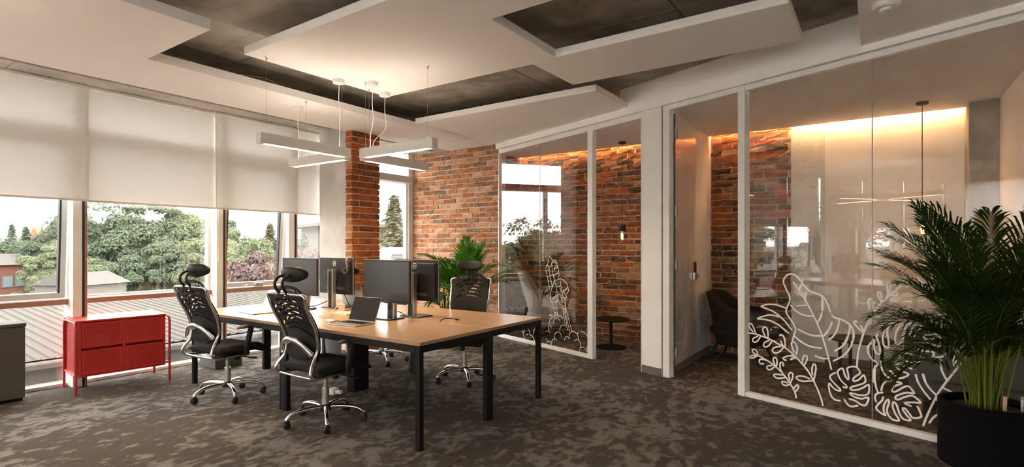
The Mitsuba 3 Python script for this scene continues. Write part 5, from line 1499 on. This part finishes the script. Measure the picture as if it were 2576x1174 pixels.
def conifer(px, depth, top, width, m, lab, seed, name='conifer'):
    rg = np.random.default_rng(seed)
    c = at(px, depth)
    H = top - OZ
    t = thing(name, lab, 'tree')
    cent, nrm = [], []
    for i in range(int(H * 60)):
        u = rg.uniform(0, 1) ** 0.8
        z = OZ + 0.5 + (H - 0.5) * u
        R = width / 2 * (1 - u) ** 0.85 * rg.uniform(0.6, 1.1) + 0.05
        a = rg.uniform(0, 2 * PI)
        n_ = 14
        s = np.linspace(0.15, 1, n_)
        q = np.stack([c[0] + R * s * math.cos(a), c[1] + R * s * math.sin(a), z - 0.25 * R * s ** 1.5 + rg.normal(0, 0.05, n_)], 1) + rg.normal(0, 0.06, (n_, 3))
        cent.append(q)
        nrm.append(np.tile([0.4 * math.cos(a), 0.4 * math.sin(a), 0.9], (n_, 1)))
    part(t, 'foliage', leaf_cards(np.vstack(cent), np.vstack(nrm), 0.085 + 0.009 * width, rg), m)
    part(t, 'trunk', tube([(c[0], c[1], OZ), (c[0], c[1], top - 0.2)], [0.22, 0.04], 8), 'mat_bark')
    return t


def zt(px_y, depth):
    return CAM_H + (620 - px_y) / 1333.0 * depth


broad_tree(262, 42, zt(508, 42), 9.5, 'mat_tree_mid', 'largest round green tree above the white shed', 1)
broad_tree(382, 44, zt(506, 44), 9.0, 'mat_tree_mid', 'tall green tree right of the largest one, in the middle window', 2)
broad_tree(482, 46, zt(520, 46), 7.5, 'mat_tree_light', 'slimmer paler green tree at the right of the middle window', 3)
broad_tree(432, 39, zt(610, 39), 6.0, 'mat_tree_mid', 'low green tree above the flat shed', 4)
broad_tree(575, 34, zt(556, 34), 6.0, 'mat_tree_light', 'pale green tree in the third window', 5)
broad_tree(545, 50, zt(540, 50), 7.0, 'mat_tree_mid', 'green tree behind the pale one in the third window', 6)
broad_tree(628, 38, zt(592, 38), 4.5, 'mat_tree_light', 'small pale tree left of the dark spruce', 15)
broad_tree(655, 30, zt(642, 30), 6.0, 'mat_tree_purple', 'purple leaved tree low in the third window', 7)
broad_tree(122, 30, zt(585, 30), 3.2, 'mat_tree_light', 'yellow green tree left of the first mullion', 8)
broad_tree(140, 48, zt(545, 48), 5.5, 'mat_tree_mid', 'green tree behind the yellow green one', 9)
broad_tree(38, 55, zt(592, 55), 9.0, 'mat_tree_dark', 'dark tree line behind the brown house', 10)
broad_tree(-60, 50, zt(575, 50), 9.0, 'mat_tree_dark', 'dark tree beyond the left edge of the view', 16)
broad_tree(775, 34, zt(612, 34), 5.0, 'mat_tree_purple', 'dark reddish tree beside the concrete column', 11)
broad_tree(215, 33, zt(640, 33), 3.6, 'mat_tree_light', 'bright bush behind the shed roof at the first mullion', 17)
broad_tree(330, 37, zt(640, 37), 5.5, 'mat_tree_mid', 'shrub mass behind the right end of the shed', 18)
broad_tree(520, 38, zt(640, 38), 5.0, 'mat_tree_dark', 'shrub mass right of the flat shed', 19)
conifer(680, 46, zt(565, 46), 6.5, 'mat_tree_dark', 'dark spruce in the third window', 12)
conifer(742, 38, zt(575, 38), 3.6, 'mat_tree_dark', 'spruce right of the third mullion', 13)
conifer(764, 39.5, zt(588, 39.5), 3.4, 'mat_tree_dark', 'spruce beside the apartment block', 14)
conifer(30, 58, zt(567, 58), 5.0, 'mat_tree_dark', 'spiky spruce above the tree line at the far left', 20)
conifer(65, 58, zt(572, 58), 5.0, 'mat_tree_dark', 'second spiky spruce from the left edge', 23)
conifer(992, 26, zt(497, 26), 5.6, 'mat_tree_mid', 'large pale spruce in the corner window', 21)
conifer(1030, 30, zt(540, 30), 5.0, 'mat_tree_mid', 'spruce at the right edge of the corner window', 22)


def tree_xy(x, y, top, width, m, seed):
    k = ((x * math.sin(YAW) - y * math.cos(YAW)), (x * math.cos(YAW) + y * math.sin(YAW)))
    t = broad_tree(1288 + 1333 * k[0] / k[1] if abs(k[1]) > 1e-6 else 0, k[1], top, width, m, 'tree beyond the left edge of the view, seen only as a reflection', seed, leafs=6000)
    labels[t]['group'] = 'trees reflected in the glass'


for i, (x, y, tp, w, m) in enumerate([(-12, 40, 6.2, 9, 'mat_tree_mid'), (-20, 37, 7.0, 9, 'mat_tree_mid'), (-27, 40, 7.4, 9, 'mat_tree_light'), (-35, 36, 7.0, 9, 'mat_tree_mid'), (-5, 36, 4.0, 8, 'mat_tree_light'),
                                      (-45, 34, 6.5, 10, 'mat_tree_mid'), (-55, 34, 6.5, 10, 'mat_tree_dark')]):
    tree_xy(x, y, tp, w, m, 30 + i)
# tall pylon beside the apartment block
t = thing('radio_mast', 'thin lattice mast rising above the spruces beside the third mullion', 'mast')
c = at(742, 90)
for sx, sy in ((-1, -1), (1, -1), (0, 1)):
    part(t, 'rail', tube([(c[0] + sx * 0.5, c[1] + sy * 0.5, OZ), (c[0] + sx * 0.25, c[1] + sy * 0.25, zt(548, 90))], 0.06, 6), 'mat_steel_grey')
